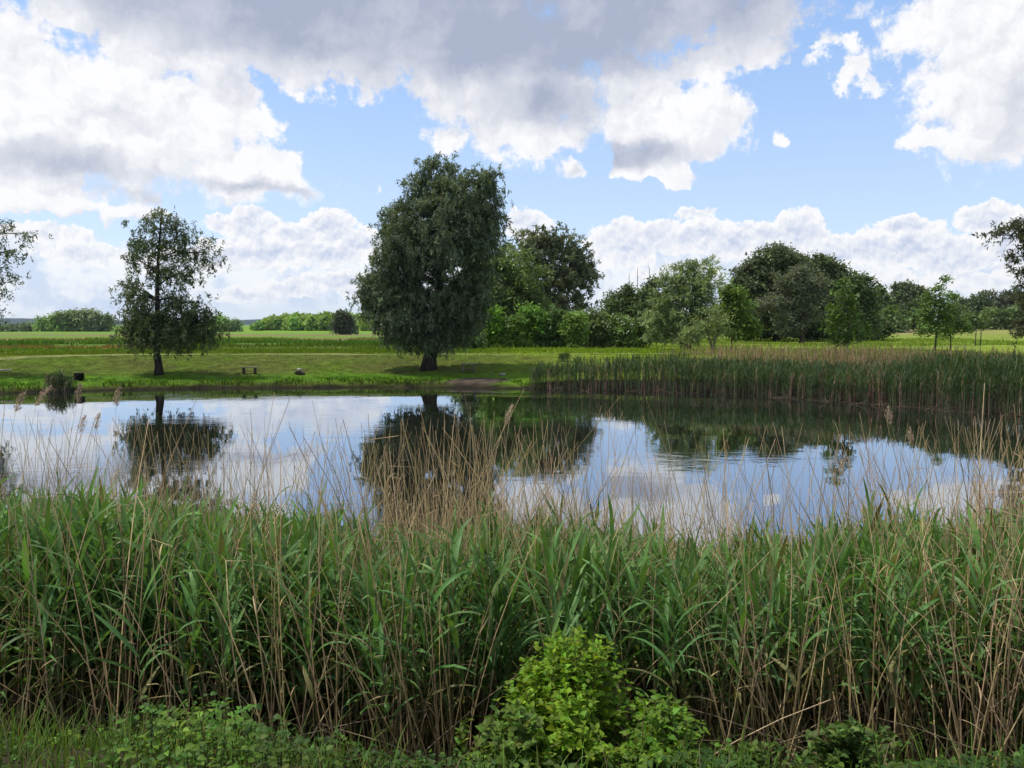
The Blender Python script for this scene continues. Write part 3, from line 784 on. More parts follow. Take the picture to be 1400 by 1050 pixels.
GV = [green_reed(1.0 * 1.75) for _ in range(18)]
x, y = bed(13000, 4.0, 9.6)
u = x / y; pxx = 700 + u * F
edge = 8.75 + .5 * (fbm(x * .9 + 5, x * 0 + 2, 3) - .5) * 2 + .35 * sstep(.1, -.3, u)
dens = np.interp(pxx, (-40, 0, 230, 300, 480, 520, 560, 640, 900, 1100, 1300, 1440), (1, 1, .95, .9, .95, .75, .8, .85, .7, .62, .62, .7))
dens = dens * np.clip(.2 + 1.5 * fbm(x * 1.2, y * 1.2, 3), .15, 1.3) * sstep(3.9, 5.0, y)
k = (y < edge) & (rng.random(len(x)) < dens * 1.0); x, y = x[k], y[k]; pxx = pxx[k]
order = np.argsort(y + rng.random(len(y)) * .25); x, y, pxx = x[order], y[order], pxx[order]
z = ground_z(x, y); n = len(x)
toppy = np.interp(pxx, (-50, 0, 150, 230, 290, 340, 480, 530, 600, 760, 900, 1000, 1150, 1290, 1400, 1450), (672, 680, 668, 668, 700, 680, 690, 722, 700, 690, 705, 725, 700, 690, 690, 680))
toppy = toppy + (fbm(x * 1.5, y * 1.5, 3) - .5) * 95
toppy = toppy + 27
slope = np.tan(np.arctan((toppy - 525) / F) + PITCH)
Hmax = np.clip(3.5 - slope * y - z, .7, 2.05)
Hh = Hmax * np.clip(1.03 - np.abs(rng.normal(0, .13, n)), .55, 1.05)
Hh[rng.random(n) < .03] *= 1.12
sc = Hh / 1.75
az = rng.random(n) * 2 * PI
var = rng.integers(0, len(GV), n)
shade_ = np.exp(rng.normal(0, .12, (n, 1))) * np.where(rng.random((n, 1)) < .12, np.array((1.25, 1.12, .9)), 1.) * (1 + .1 * sstep(500, 200, pxx)[:, None])
lean_ = np.stack((fbm(x * .8 + 30, y * .8, 3) - .5, fbm(x * .8, y * .8 + 50, 3) - .5), 1) * .5
inframe = np.abs(pxx - 700) < 715
pick = np.where(inframe)[0][:300]
picked = np.zeros(n, bool); picked[pick] = True
proto = {}
for i in pick:
    if var[i] not in proto:
        st, lv = GV[var[i]]
        r = empty('green_reed', (0, 0, 0), 'broad leaved green reed at the front of the near reed bed', 'reed', 'green reeds at the front of the near bed')
        a = st.build('stem', M_reed, r, True); b = lv.build('leaves', M_reed, r, True)
        proto[var[i]] = (r, a, b); cp = r
    else:
        r, a, b = proto[var[i]]
        cp = r.copy(); C.objects.link(cp)
        for ch in (a, b):
            c = ch.copy(); C.objects.link(c); c.parent = cp
    cp.location = (x[i], y[i], z[i] - .02); cp.rotation_euler = (rng.normal(0, .05) - lean_[i, 1], rng.normal(0, .05) + lean_[i, 0], az[i]); cp.scale = (min(1.1, .35 + .65 * sc[i]),) * 2 + (sc[i],)
rb = MB()
for v_ in range(len(GV)):
    k = (var == v_) & ~picked
    rb.rep(tpl_of(*GV[v_]), zrot(az[k], np.clip(.35 + .65 * sc[k], 0, 1.1), sc[k], rng.normal(0, .06, (k.sum(), 2)) + lean_[k]), np.stack((x[k], y[k], z[k] - .02), 1), shade_[k] * np.ones(3))
tag(rb.build('reeds', M_reed, None, True), 'dense bed of green reeds along the near bank', 'reed bed', kind='stuff')

# dry stalks among them
DV = [dry_reed(2.1, i % 9 == 0) for i in range(30)]
x, y = bed(16400, 3.95, 9.5); pxx = 700 + x / y * F
dens = np.interp(pxx, (-40, 60, 130, 200, 250, 300, 400, 500, 560, 620, 700, 800, 900, 1000, 1250, 1440), (.4, .5, .55, .4, .85, .7, .45, .55, 1, 1, .75, .5, .58, .6, .62, .8))
dens = dens * (.3 + 1.4 * fbm(x * 1.6 + 9, y * 1.6, 3)) * np.interp(pxx, (600, 680, 980, 1060), (1, .0, .0, 1)) ** (y < 4.5)
k = rng.random(len(x)) < dens * .85; x, y, pxx = x[k], y[k], pxx[k]
z = ground_z(x, y); n = len(x)
tall = rng.random(n) < .27
topd = np.interp(pxx, (-50, 100, 250, 400, 560, 620, 760, 900, 1000, 1150, 1300, 1450), (610, 605, 615, 620, 610, 600, 610, 630, 640, 650, 620, 610)) + rng.normal(0, 40, n) + np.where(tall, -6, 105)
slope = np.tan(np.arctan((topd - 525) / F) + PITCH)
Hh = np.clip(3.5 - slope * y - z, .8, 2.75)
sz = Hh / 2.1; az = rng.random(n) * 2 * PI; var = rng.integers(0, len(DV), n)
tl = rng.normal(0, .065, (n, 2)) + np.stack(((fbm(x * .7, y * .7, 2) - .5) * .35, np.zeros(n)), 1)
low = (rng.random(n) < .09); tl[low] += rng.normal(0, .40, (low.sum(), 2)); sz[low] *= .72
shade_ = np.exp(rng.normal(0, .16, (n, 1)))
inframe = np.abs(pxx - 700) < 705
score = np.where(inframe & tall & ~low & (y > 6.2), Hh + rng.random(n) * .3, -1); pick = np.argsort(-score)[:180]
picked = np.zeros(n, bool); picked[pick] = True
protod = {}
for i in pick:
    if var[i] not in protod:
        r = DV[var[i]][0].build('dry_reed', M_dry, None, True); protod[var[i]] = r
        tag(r, 'thin dry tan reed stalk rising above the green leaves of the near bed', 'dry reed', 'dry stalks above the near bed'); cp = r
    else:
        cp = protod[var[i]].copy(); C.objects.link(cp)
    cp.location = (x[i], y[i], z[i] - .02); cp.rotation_euler = (-tl[i, 1], tl[i, 0], az[i]); cp.scale = (1, 1, sz[i])
db = MB()
for v_ in range(len(DV)):
    k = (var == v_) & ~picked
    db.rep(tpl_of(DV[v_][0]), zrot(az[k], np.ones(k.sum()), sz[k], tl[k]), np.stack((x[k], y[k], z[k] - .02), 1), shade_[k] * np.ones(3))
# short dead stubs and fallen stalks at the foot of the bed
n = 1100; x, y = bed(n, 3.9, 7.0); n = len(x); z = ground_z(x, y)
for i in range(n):
    p0 = np.array((x[i], y[i], max(z[i], 0) + .02)); a = rng.random() * 2 * PI; e = abs(rng.normal(.35, .35)); Ls = rng.uniform(.4, 1.5)
    d = np.array((math.cos(a) * math.cos(e), math.sin(a) * math.cos(e) * .5, math.sin(e)))
    p2 = p0 + d * Ls; p2[2] = max(p2[2], gz(p2[0], p2[1]) + .02)
    c = np.array((.26, .195, .12)) * np.exp(rng.normal(0, .3))
    db.tube(bez(p0, (p0 + p2) / 2 + np.array((0, 0, .06)), p2, 4), (.0045, .004, .0035, .002), c, 4, False)
tag(db.build('dry_reeds', M_dry, None, True), 'dry tan reed stalks standing among the green ones along the near bank', 'reed bed', kind='stuff')
# plumed stalks that stand out
for px_, py_, Y_, lb in (
        (18, 560, 7.6, 'dry stalk with a fluffy plume nearest the left edge'), (46, 552, 7.8, 'plumed dry stalk, second in from the left edge'), (110, 546, 8.0, 'tall dry stalk with a split plume, right of the second plumed one'),
        (80, 596, 8.3, 'dry stalk with a short pale plume, lower than its plumed neighbours'), (160, 552, 8.1, 'slim plumed dry stalk in front of the airy tree'), (104, 590, 8.5, 'lowest of the plumed stalks at the left, ragged plume'),
        (692, 578, 8.2, 'lone tall plumed stalk against the dark willow reflection'), (1222, 578, 8.4, 'plumed dry stalk leaning left near the right side'), (1240, 604, 8.6, 'plumed dry stalk with a drooping brown head at the right'),
        (1165, 655, 8.3, 'short plumed stalk low over the blue water at the right')):
    t0 = at(px_, py_, Y_); z0 = gz(t0[0], Y_); H = t0[2] - z0
    st, pl = dry_reed(H, False, True); tip = st.v[0].reshape(-1, 4, 3)[-1].mean(0)
    r = empty('plumed_reed', (t0[0] - tip[0], Y_ - tip[1] * .5, z0), lb, 'dry reed', 'plumed dry stalks')
    st.build('stem', M_dry, r, True); pl.build('plume', M_dry, r)

# far reed bed along the right bank
def far_reeds():
    V1 = []
    for i in range(10):
        b = MB(); H = 1.; t = np.linspace(0, 1, 4)
        lean = rng.normal(0, .05, 2)
        ax = np.stack((lean[0] * t * t, lean[1] * t * t, t * .9), 1)
        b.tube(ax, .007 * (1 - .5 * t), np.array((3.0, 2.1, 3.2)), 3, False)
        for k in range(7):
            f = rng.uniform(.38, .95); bs = np.array([np.interp(f, t, ax[:, j]) for j in range(3)])
            reed_leaf(b, bs, rng.random() * 2 * PI, rng.uniform(.16, .30), rng.uniform(.014, .026), R(rng.uniform(48, 80)), R(rng.uniform(-45, 55)), np.array((1., 1, 1)) * np.exp(rng.normal(0, .2)), 3)
        V1.append(tpl_of(b))
    return V1


FV = far_reeds()
n = 60000; x = rng.uniform(0, 34, n); y = rng.uniform(18, 47, n)
sd = shore_sd(x, y); pxx = 700 + x / y * F
depth = np.interp(pxx, (718, 726, 800, 950, 1150, 1300, 1420, 1600), (0, 1.2, 1.6, 3.0, 4.2, 4.6, 4.8, 5))
k = (sd > -.35) & (sd < depth + (fbm(x * .8, y * .8, 2) - .5) * 1.5) & (pxx > 724) & (pxx < 1540) & (rng.random(n) < .9); x, y, sd, pxx = x[k], y[k], sd[k], pxx[k]
n = len(x); z = ground_z(x, y, sd)
h = np.interp(pxx, (724, 745, 800, 900, 1000, 1150, 1230, 1290, 1400), (1.15, 1.3, 1.4, 1.65, 1.5, 1.35, 1.5, 1.85, 1.9)) * np.clip(1.02 - np.abs(rng.normal(0, .14, n)), .5, 1.1) * (.88 + .24 * fbm(x * .9, y * .9, 2))
dryk = rng.random(n) < np.clip(.03 + .75 * sstep(.6, 1., sd / np.maximum(depth[k] if len(depth) != n else depth, .1)) * sstep(930, 1040, pxx) + .25 * np.exp(-((pxx - 1185) / 30.) ** 2) + .12 * sstep(.3, -.3, sd), 0, .9)
cg = col_jitter((.052, .094, .030), n, .25) * (.75 + .5 * fbm(x * .9 + 8, y * .9, 2))[:, None]; cd = col_jitter((.20, .16, .095), n, .2)
cc = np.where(dryk[:, None], cd, cg)
fbm_ = MB(); var = rng.integers(0, 10, n); a = rng.random(n) * 2 * PI
for v_ in range(10):
    kk = var == v_
    fbm_.rep(FV[v_], zrot(a[kk], np.ones(kk.sum()) * 1.25, h[kk], rng.normal(0, .05, (kk.sum(), 2))), np.stack((x[kk], y[kk], z[kk] - .03), 1), cc[kk])
# thinner dry reeds and tall grass behind the bed
n = 30000; x = rng.uniform(5, 40, n); y = rng.uniform(24, 56, n); sd = shore_sd(x, y); pxx = 700 + x / y * F
k = (sd > 2.5) & (sd < 9.5 + (fbm(x * .4, y * .4, 2) - .5) * 6) & (pxx > 900) & (pxx < 1480) & (rng.random(n) < np.interp(pxx, (900, 1000, 1150, 1290, 1340, 1420), (.04, .45, .9, .7, .3, .06))); x, y, sd = x[k], y[k], sd[k]; n = len(x)
z = ground_z(x, y, sd); h = rng.uniform(1.0, 1.75, n) * sstep(13, 4, sd) + .25; a = rng.random(n) * 2 * PI; var = rng.integers(0, 10, n)
cc = np.where((rng.random(n) < .72)[:, None], col_jitter((.25, .205, .115), n, .18), col_jitter((.10, .12, .04), n, .2))
for v_ in range(10):
    kk = var == v_
    fbm_.rep(FV[v_], zrot(a[kk], np.ones(kk.sum()) * .8, h[kk], rng.normal(0, .06, (kk.sum(), 2))), np.stack((x[kk], y[kk], z[kk] - .02), 1), cc[kk])
# litter along the water's edge
n = 2600; x = rng.uniform(1, 25, n); y = rng.uniform(18, 43, n); sd = shore_sd(x, y); k = (sd > -.9) & (sd < .2); x, y = x[k], y[k]
for i in range(len(x)):
    zz = max(gz(x[i], y[i]), 0) + .015; a = rng.random() * 2 * PI; l_ = rng.uniform(.2, .8)
    p0 = np.array((x[i], y[i], zz)); p1 = p0 + np.array((math.cos(a) * l_, math.sin(a) * l_, rng.uniform(0, .35)))
    fbm_.tube([p0, p1], (.010, .006), col_jitter((.17, .125, .085), 1, .3)[0], 3, False)
tag(fbm_.build('far_reeds', M_reed, None), 'dark green reed bed with dry stems on the right bank of the pond', 'reed bed', kind='stuff')
# reed clump at the far left shore
fc_ = MB(); n = 260
c0 = at(80, 530, 39.6); x = c0[0] + rng.normal(0, .36, n); y = c0[1] + rng.normal(0, .35, n); z = np.maximum(ground_z(x, y), -.2); h = rng.uniform(.55, 1.15, n) * np.exp(-((x - c0[0]) / 1.1) ** 2)
var = rng.integers(0, 10, n); a = rng.random(n) * 2 * PI
cc = np.where((rng.random(n) < .14)[:, None], col_jitter((.2, .17, .1), n, .2), col_jitter((.04, .07, .025), n, .2))
for v_ in range(10):
    kk = var == v_
    fc_.rep(FV[v_], zrot(a[kk], np.ones(kk.sum()), h[kk], rng.normal(0, .07, (kk.sum(), 2))), np.stack((x[kk], y[kk], z[kk] - .02), 1) - np.array((c0[0], c0[1], 0)), cc[kk])
fo = fc_.build('reed_clump', M_reed, None); fo.location = (c0[0], c0[1], 0)
tag(fo, 'small clump of reeds at the far shore beside the black box', 'reed clump')
# edge tufts along the far shore
tb_ = MB(); n = 30000; x = rng.uniform(-34, 2.5, n); y = rng.uniform(32, 43.5, n); sd = shore_sd(x, y)
k = (sd > -.05) & (sd < .55) & (fbm(x * .5, y * .5, 3) > .42) & (np.abs(x + 1.9) > 2.4); x, y, sd = x[k], y[k], sd[k]; n = len(x)
z = ground_z(x, y, sd); h = rng.uniform(.12, .42, n); a = rng.random(n) * 2 * PI; w = rng.uniform(.02, .04, n)
M = np.zeros((n, 3, 3)); M[:, 0, 0] = np.cos(a) * w; M[:, 1, 0] = np.sin(a) * w; M[:, 0, 1] = -np.sin(a) * h * .7; M[:, 1, 1] = np.cos(a) * h * .7; M[:, 2, 2] = h
cc = np.where((rng.random(n) < .2)[:, None], col_jitter((.2, .16, .09), n, .2), col_jitter((.055, .09, .022), n, .25))
tb_.rep(BLADE, M, np.stack((x, y, z - .01), 1), cc)
tag(tb_.build('shore_grass', M_grass), 'tufts of long grass fringing the far waterline', 'grass', kind='stuff')

fl = MB(); n = 5000; x = rng.uniform(-30, 22, n); y = rng.uniform(7, 43, n); sd = shore_sd(x, y)
k = (sd < -.1) & (sd > -3.5) & (fbm(x * .5, y * .5, 3) > .5) & (rng.random(n) < np.exp(sd / 1.1) + .04); x, y = x[k], y[k]; n = len(x); a = rng.random(n) * 2 * PI; s = rng.uniform(.03, .11, n)
M = np.zeros((n, 3, 3)); M[:, 0, 0] = np.cos(a) * s * .4; M[:, 1, 0] = np.sin(a) * s * .4; M[:, 0, 1] = -np.sin(a) * s; M[:, 1, 1] = np.cos(a) * s; M[:, 2, 2] = 1
fl.rep(DIAMOND, M, np.stack((x, y, np.full(n, .006) + rng.random(n) * .006), 1), col_jitter((.20, .17, .11), n, .35))
tag(fl.build('floating_leaves', M_dry), 'scraps of dead reed and leaf floating along the pond margins', 'floating leaves', kind='stuff')

# ------------------------------------------------------------------ foreground plants
def broad_leaf():
    s = (0, .18, .42, .70, 1.); w = (0, .27, .34, .22, 0); bend = (0, .02, .02, -.03, -.14)
    V = [(0, s[i], bend[i]) for i in range(5)] + [(-w[i], s[i] - .03, bend[i] + w[i] * .28) for i in (1, 2, 3)] + [(w[i], s[i] - .03, bend[i] + w[i] * .28) for i in (1, 2, 3)]
    f = [(0, 1, 5), (1, 2, 6, 5), (2, 3, 7, 6), (3, 4, 7), (0, 8, 1), (1, 8, 9, 2), (2, 9, 10, 3), (3, 10, 4)]
    return np.array(V, float), np.array([i for q in f for i in q]), np.array([len(q) for q in f])


BROAD = broad_leaf()


def frames_yz(yv, zz):
    yv = yv / np.linalg.norm(yv, axis=1)[:, None]; x = np.cross(yv, zz); x /= np.linalg.norm(x, axis=1)[:, None] + 1e-9
    return np.stack((x, yv, np.cross(x, yv)), -1)


def shrub(label, px_, Y_, shoots, col, leafl=.062, seed=0, group=None, name='shrub'):
    """shoots: list of (px, py, Y) shoot tips seen in the photo; leaves sit in opposite pairs along each shoot"""
    b0 = at(px_, 1000, Y_); base = np.array((b0[0], Y_, gz(b0[0], Y_)))
    o = empty(name, base, label, 'shrub', group); sm_, lm_ = MB(), MB()
    P, D, S_ = [], [], []
    for (sx, sy, sY) in shoots:
        tip = at(sx, sy, sY) - base
        root = np.array((rng.normal(0, .08), rng.normal(0, .06), -.03))
        mid = np.array((tip[0] * .35, tip[1] * .35, tip[2] * .65)) + rng.normal(0, .05, 3)
        pts = bez(root, mid, tip, 14)
        sm_.tube(pts, .0042 * np.linspace(1, .3, 14), (.085, .075, .035), 5, False)
        L = np.linalg.norm(np.diff(pts, axis=0), axis=1).sum(); k = max(4, int(L * .75 / .032))
        ts = np.linspace(.22, 1, k)
        for i, t in enumerate(ts):
            p = np.array([np.interp(t, np.linspace(0, 1, 14), pts[:, j]) for j in range(3)])
            d = pts[-1] - pts[-3]; d = d / np.linalg.norm(d)
            a0 = (i % 2) * PI / 2 + rng.normal(0, .4)
            for s in (0, PI):
                side = np.array((math.cos(a0 + s), math.sin(a0 + s), 0))
                P.append(p); D.append(side + d * (.35 + .5 * t) + np.array((0, 0, .05)) + rng.normal(0, .22, 3)); S_.append((.75 + .35 * rng.random()) * (1 - .35 * max(0, t - .8) / .2))
    P = np.array(P); D = np.array(D); S_ = np.array(S_); n = len(P)
    M = frames_yz(D, np.tile((0, 0, 1.), (n, 1)) + rng.normal(0, .35, (n, 3))) * (S_ * leafl)[:, None, None]
    lm_.rep(BROAD, M, P, col_jitter(col, n, .26, .09))
    sm_.build('stems', M_shrub, o, True); lm_.build('leaves', M_shrub, o)
    return o


sh = []
for k in range(210):
    px_ = rng.normal(770, 52); top = np.interp(px_, (640, 690, 715, 750, 790, 830, 860, 890), (1000, 945, 900, 866, 862, 872, 925, 970))
    f_ = rng.random() ** 1.3; sh.append((px_, top + f_ * 170, 3.95 - .75 * f_ + rng.normal(0, .12)))
shrub('bright yellow green leafy bush, tallest one in front of the near reeds', 772, 3.6, sh, (.150, .255, .018), .056)
sh = []
for k in range(130):
    px_ = rng.normal(905, 40); top = np.interp(px_, (830, 860, 900, 930, 975), (985, 955, 940, 952, 1000))
    f_ = rng.random() ** 1.2; sh.append((px_, top + f_ * 100, 3.75 - .5 * f_ + rng.normal(0, .1)))
shrub('lower green bush touching the right side of the tallest front bush', 905, 3.4, sh, (.104, .194, .018), .052)
sh = [(rng.normal(700, 22), rng.uniform(965, 1045), rng.uniform(3.1, 3.6)) for k in range(60)]
shrub('small leafy bush at the left foot of the tallest front bush', 700, 3.6, sh, (.10, .165, .028), .058)
sh = [(rng.normal(1162, 28), rng.uniform(985, 1045), rng.uniform(3.3, 3.7)) for k in range(34)]
shrub('dim little bush alone at the foot of the right hand reeds', 1162, 3.8, sh, (.075, .13, .026), .055)
sh = [(rng.normal(1035, 14), rng.uniform(1015, 1045), rng.uniform(3.6, 3.8)) for k in range(8)]
shrub('tiny leafy sprig between the lower green bush and the dim little bush', 1035, 3.7, sh, (.095, .155, .026), .05)
sh = [(rng.normal(548, 12), rng.uniform(870 + 70, 1000), rng.uniform(4.0, 4.3)) for k in range(3)] + [(640, 985, 3.9), (628, 1000, 3.9), (652, 1010, 3.8)]
shrub('thin sprig of a few pale leaves left of the front bushes', 632, 3.9, sh[3:], (.12, .18, .03), .055)
# climbers among the right hand reeds
for (px_, py_, Y_, lb) in ((1172, 800, 5.4, 'fresh green climber leaves twined among the right hand reeds'), (1275, 935, 4.7, 'sparse climber leaves low at the far right of the reeds'), (1392, 945, 4.6, 'climber leaf spray at the right edge')):
    sh = [(px_ + rng.normal(0, 16), py_ + rng.normal(0, 30), Y_ + rng.normal(0, .1)) for k in range(6)]
    shrub(lb, px_, Y_, sh, (.085, .145, .028), .05, name='climber', group='climbers in the reeds')

# herb layer
hb = MB()
n = 24000; x = rng.uniform(-3.6, 3.6, n); y = rng.uniform(2.2, 4.15, n); pxx = 700 + x / y * F
d = np.interp(pxx, (-60, 60, 200, 330, 420, 600, 680, 960, 1050, 1460), (.25, .5, 1., .95, .6, .55, .5, .4, .3, .25)) * sstep(.36, .55, fbm(x * 2.3, y * 2.3, 3) + .08)
k = rng.random(n) < d; x, y, pxx = x[k], y[k], pxx[k]; n = len(x)
hmax = np.interp(pxx, (0, 100, 180, 280, 350, 500, 650, 1400), (.06, .12, .24, .30, .16, .12, .12, .08)) * (.15 + 1.6 * fbm(x * 4, y * 4, 3))
hz = hmax * rng.random(n) ** .6
z = ground_z(x, y) + hz
a = rng.random(n) * 2 * PI
Dv = np.stack((np.cos(a), np.sin(a), rng.normal(-.05, .3, n)), 1)
M = frames_yz(Dv, np.tile((0, -.15, 1.), (n, 1)) + rng.normal(0, .3, (n, 3))) * (rng.uniform(.016, .040, n))[:, None, None]
base_c = np.where((pxx < 340)[:, None], np.array((.085, .165, .018)), np.array((.058, .110, .016)))
hb.rep(BROAD, M, np.stack((x, y, z), 1), base_c * np.exp(rng.normal(0, .24, (n, 1)) + 1.1 * (fbm(x * 5, y * 5, 3) - .5)[:, None]) * (1 + rng.normal(0, .07, (n, 3))) * np.where((fbm(x * 3 + 7, y * 3, 2) > .52)[:, None], np.array((1.15, 1.05, .9)), np.array((.72, .82, .9))))
k = np.arange(0, n, 5)
for i in k:
    hb.tube([(x[i], y[i], z[i] - hz[i] - .01), (x[i] + rng.normal(0, .02), y[i] + rng.normal(0, .02), z[i])], (.0025, .0015), (.07, .09, .03), 3, False)
tag(hb.build('undergrowth', M_shrub), 'low leafy herbs covering the near bank at the foot of the reeds', 'ground cover', kind='stuff')
# grass of the near bank
ng = MB(); n = 16000; x = rng.uniform(-3.8, 3.8, n); y = rng.uniform(2.0, 4.3, n); pxx = 700 + x / y * F
d = np.interp(pxx, (-60, 0, 250, 350, 450, 650, 1450), (1, 1, 1, .6, .22, .15, .12)) * sstep(.3, .55, fbm(x * 1.7 + 4, y * 1.7, 3) + .12)
k = rng.random(n) < d; x, y = x[k], y[k]; n = len(x); z = ground_z(x, y)
BL2 = (np.array([(-.5, 0, 0), (.5, 0, 0), (.42, .08, .4), (-.42, .08, .4), (.26, .3, .75), (-.26, .3, .75), (0, .7, .95)]), np.array((0, 1, 2, 3, 3, 2, 4, 5, 5, 4, 6)), np.array((4, 4, 3)))
h = rng.uniform(.06, .26, n); w = rng.uniform(.004, .008, n); a = rng.random(n) * 2 * PI; b = h * rng.uniform(.2, 1.2, n)
M = np.zeros((n, 3, 3)); M[:, 0, 0] = np.cos(a) * w; M[:, 1, 0] = np.sin(a) * w; M[:, 0, 1] = -np.sin(a) * b; M[:, 1, 1] = np.cos(a) * b; M[:, 2, 2] = h
cc = np.where((rng.random(n) < .1)[:, None], col_jitter((.2, .17, .09), n, .2), col_jitter((.095, .165, .03), n, .2))
ng.rep(BL2, M, np.stack((x, y, z - .005), 1), cc)
tag(ng.build('bank_grass', M_grass, None, True), 'fresh grass on the near bank below the reeds', 'grass', kind='stuff')

# ------------------------------------------------------------------ things on the far bank
def spot(px_, py_, Y_):
    p = at(px_, py_, Y_); return np.array((p[0], Y_, gz(p[0], Y_)))


b = spot(641, 500, 46.2); o = empty('picnic_table', b, 'low weathered wooden table on the grass above the muddy landing', 'table'); o.rotation_euler.z = .12; o.scale = (.92, .92, .78)
W_ = (.15, .135, .11)
t_ = MB()
for k in range(4): t_.box((0, -.27 + k * .18, .66), (1.0, .165, .045), np.array(W_) * rng.uniform(.85, 1.1))
t_.build('tabletop', M_wood, o)
for s in (-1, 1):
    l_ = MB(); l_.box((s * .38, -.22, .31), (.09, .08, .66), W_); l_.build('leg', M_wood, o)
    l_ = MB(); l_.box((s * .38, .22, .31), (.09, .08, .66), W_); l_.build('leg', M_wood, o)
l_ = MB(); l_.box((0, 0, .28), (.68, .06, .08), W_); l_.build('stretcher', M_wood, o)
l_ = MB()
for s in (-1, 1): l_.box((s * .38, 0, .605), (.07, .62, .05), W_)
l_.build('crossbar', M_wood, o)
b = spot(341, 509, 45.4); o = empty('bench', b, 'low plank bench on two dark blocks near the water, left of the big willow', 'bench')
t_ = MB(); t_.box((0, 0, .36), (.98, .26, .05), (.17, .15, .12)); t_.build('seat', M_wood, o)
for s in (-1, 1):
    l_ = MB(); l_.box((s * .34, 0, .155), (.11, .2, .355), (.06, .052, .045)); l_.build('leg', M_wood, o)
b = spot(108, 518, 42.0); o = empty('fire_box', b, 'square black box standing on the grass at the left of the far bank', 'box'); o.rotation_euler.z = .1
t_ = MB(); t_.box((0, 0, .19), (.40, .36, .38), (.006, .006, .006)); t_.build('body', M_black, o)
t_ = MB(); t_.box((0, 0, .40), (.44, .40, .035), (.008, .008, .008)); t_.build('lid', M_black, o)
for s in (-1, 1):
    l_ = MB(); l_.tube([(s * .05, -.185, .30), (s * .05, -.215, .30)], (.01, .01), (.02, .02, .02), 6); l_.build('handle', M_black, o)
# flat stone, drift logs, posts
def rock(name, label, px_, py_, Y_, s, col, cat='stone'):
    b = spot(px_, py_, Y_); n_, m_ = 12, 8; V = []
    for i in range(m_ + 1):
        ph = PI * i / m_
        for j in range(n_):
            th = 2 * PI * j / n_; r = 1 + .18 * math.sin(3 * th + i) + rng.normal(0, .05)
            V.append((s[0] * r * math.sin(ph) * math.cos(th), s[1] * r * math.sin(ph) * math.sin(th), s[2] * (math.copysign(abs(math.cos(ph)) ** .7, math.cos(ph)) + .5)))
    q = [(i * n_ + j, i * n_ + (j + 1) % n_, (i + 1) * n_ + (j + 1) % n_, (i + 1) * n_ + j) for i in range(m_) for j in range(n_)]
    k_ = MB(); k_.raw(np.array(V), np.array(q)[:, ::-1].ravel(), np.full(len(q), 4), np.array(col)); o = k_.build(name, M_stone, None, True); o.location = b; tag(o, label, cat); return o


rock('flat_stone', 'flat grey stone lying on the grass right of the wooden table', 687, 507, 45.0, (.22, .16, .07), (.24, .23, .22))
rock('flat_stone', 'smaller flat stone between the wooden table and the bigger stone', 674, 505, 45.2, (.14, .1, .04), (.13, .13, .10))
rock('stone', 'dark boulder half hidden in grass with a pale log on it', 408, 504, 45.6, (.20, .17, .15), (.035, .03, .026))
rock('stone', 'small dark stone touching the right side of the dark boulder', 414, 503, 45.4, (.13, .11, .11), (.05, .045, .04))
b = spot(410, 501, 45.5)
k_ = MB(); k_.tube(bez(np.array((-.12, -.14, .28)), np.array((0, -.14, .40)), np.array((.16, -.05, .24)), 6), (.05, .06, .06, .055, .05, .04), (.42, .40, .36), 8); o = k_.build('log', M_wood, None, True); o.location = b
tag(o, 'short bleached log lying across the dark boulder', 'log')
b = spot(6, 509, 43.5); k_ = MB(); k_.tube(bez(np.array((-.5, 0, .08)), np.array((0, .1, .16)), np.array((.45, 0, .14)), 6), (.07, .07, .06, .06, .05, .04), (.36, .32, .26), 8); o = k_.build('log', M_wood, None, True); o.location = b
tag(o, 'pale fallen log on the grass by the left edge', 'log')
for px_, t_, lb in ((1334, 450, 'thin wooden post standing in the right meadow, taller of the pair'), (1341, 451, 'thin wooden post standing in the right meadow, shorter of the pair')):
    b = spot(px_, 458, 75); tp = at(px_, t_, 75); k_ = MB(); hh = max(.8, tp[2] - b[2])
    k_.tube([(0, 0, -.2), (.01, 0, hh * .5), (.02, 0, hh - .03), (.02, 0, hh)], (.055, .052, .048, .03), (.10, .085, .07), 7); o = k_.build('post', M_wood, None, True); o.location = b; tag(o, lb, 'post', 'posts in the right meadow')
build_tree('shrub', 'tiny round dark bush on the grass slope between the wooden table and the far reeds', 'shrub', (770, 490), 49, [(770, 487, 5, 4.5), (766, 488, 3, 3), (775, 486, 3, 3.5)], (.04, .07, .02), leaf=(.1, .05), dens=1., clump=.16, per=14, trunk=.02, stems=3)

# ------------------------------------------------------------------ air
hz_ = bpy.data.materials.new('haze_air'); nt, N, L = nodes(hz_)
out = N.new('ShaderNodeOutputMaterial'); pv = N.new('ShaderNodeVolumePrincipled'); pv.inputs['Color'].default_value = (.68, .82, 1, 1)
pv.inputs['Density'].default_value = .00007; pv.inputs['Anisotropy'].default_value = .2
L.new(pv.outputs[0], out.inputs['Volume'])
HAZE = True
if HAZE:
    hm = MB(); X0, X1, Y0, Y1, Z0, Z1 = -3900, 3900, -90, 4500, -6, 110
    v = np.array([(a, b_, c) for c in (Z0, Z1) for a, b_ in ((X0, Y0), (X1, Y0), (X1, Y1), (X0, Y1))])
    hm.raw(v, np.array([(3, 2, 1, 0), (4, 5, 6, 7), (0, 1, 5, 4), (1, 2, 6, 5), (2, 3, 7, 6), (3, 0, 4, 7)]).ravel(), np.full(6, 4), np.ones(3))
    tag(hm.build('haze', hz_), kind='stuff')

# ------------------------------------------------------------------ sky and sun
SUN_EL, SUN_AZ = R(65), R(-82)
world = bpy.data.worlds.new('World'); bpy.context.scene.world = world; world.use_nodes = True
nt = world.node_tree; N = nt.nodes; L = nt.links; N.clear()


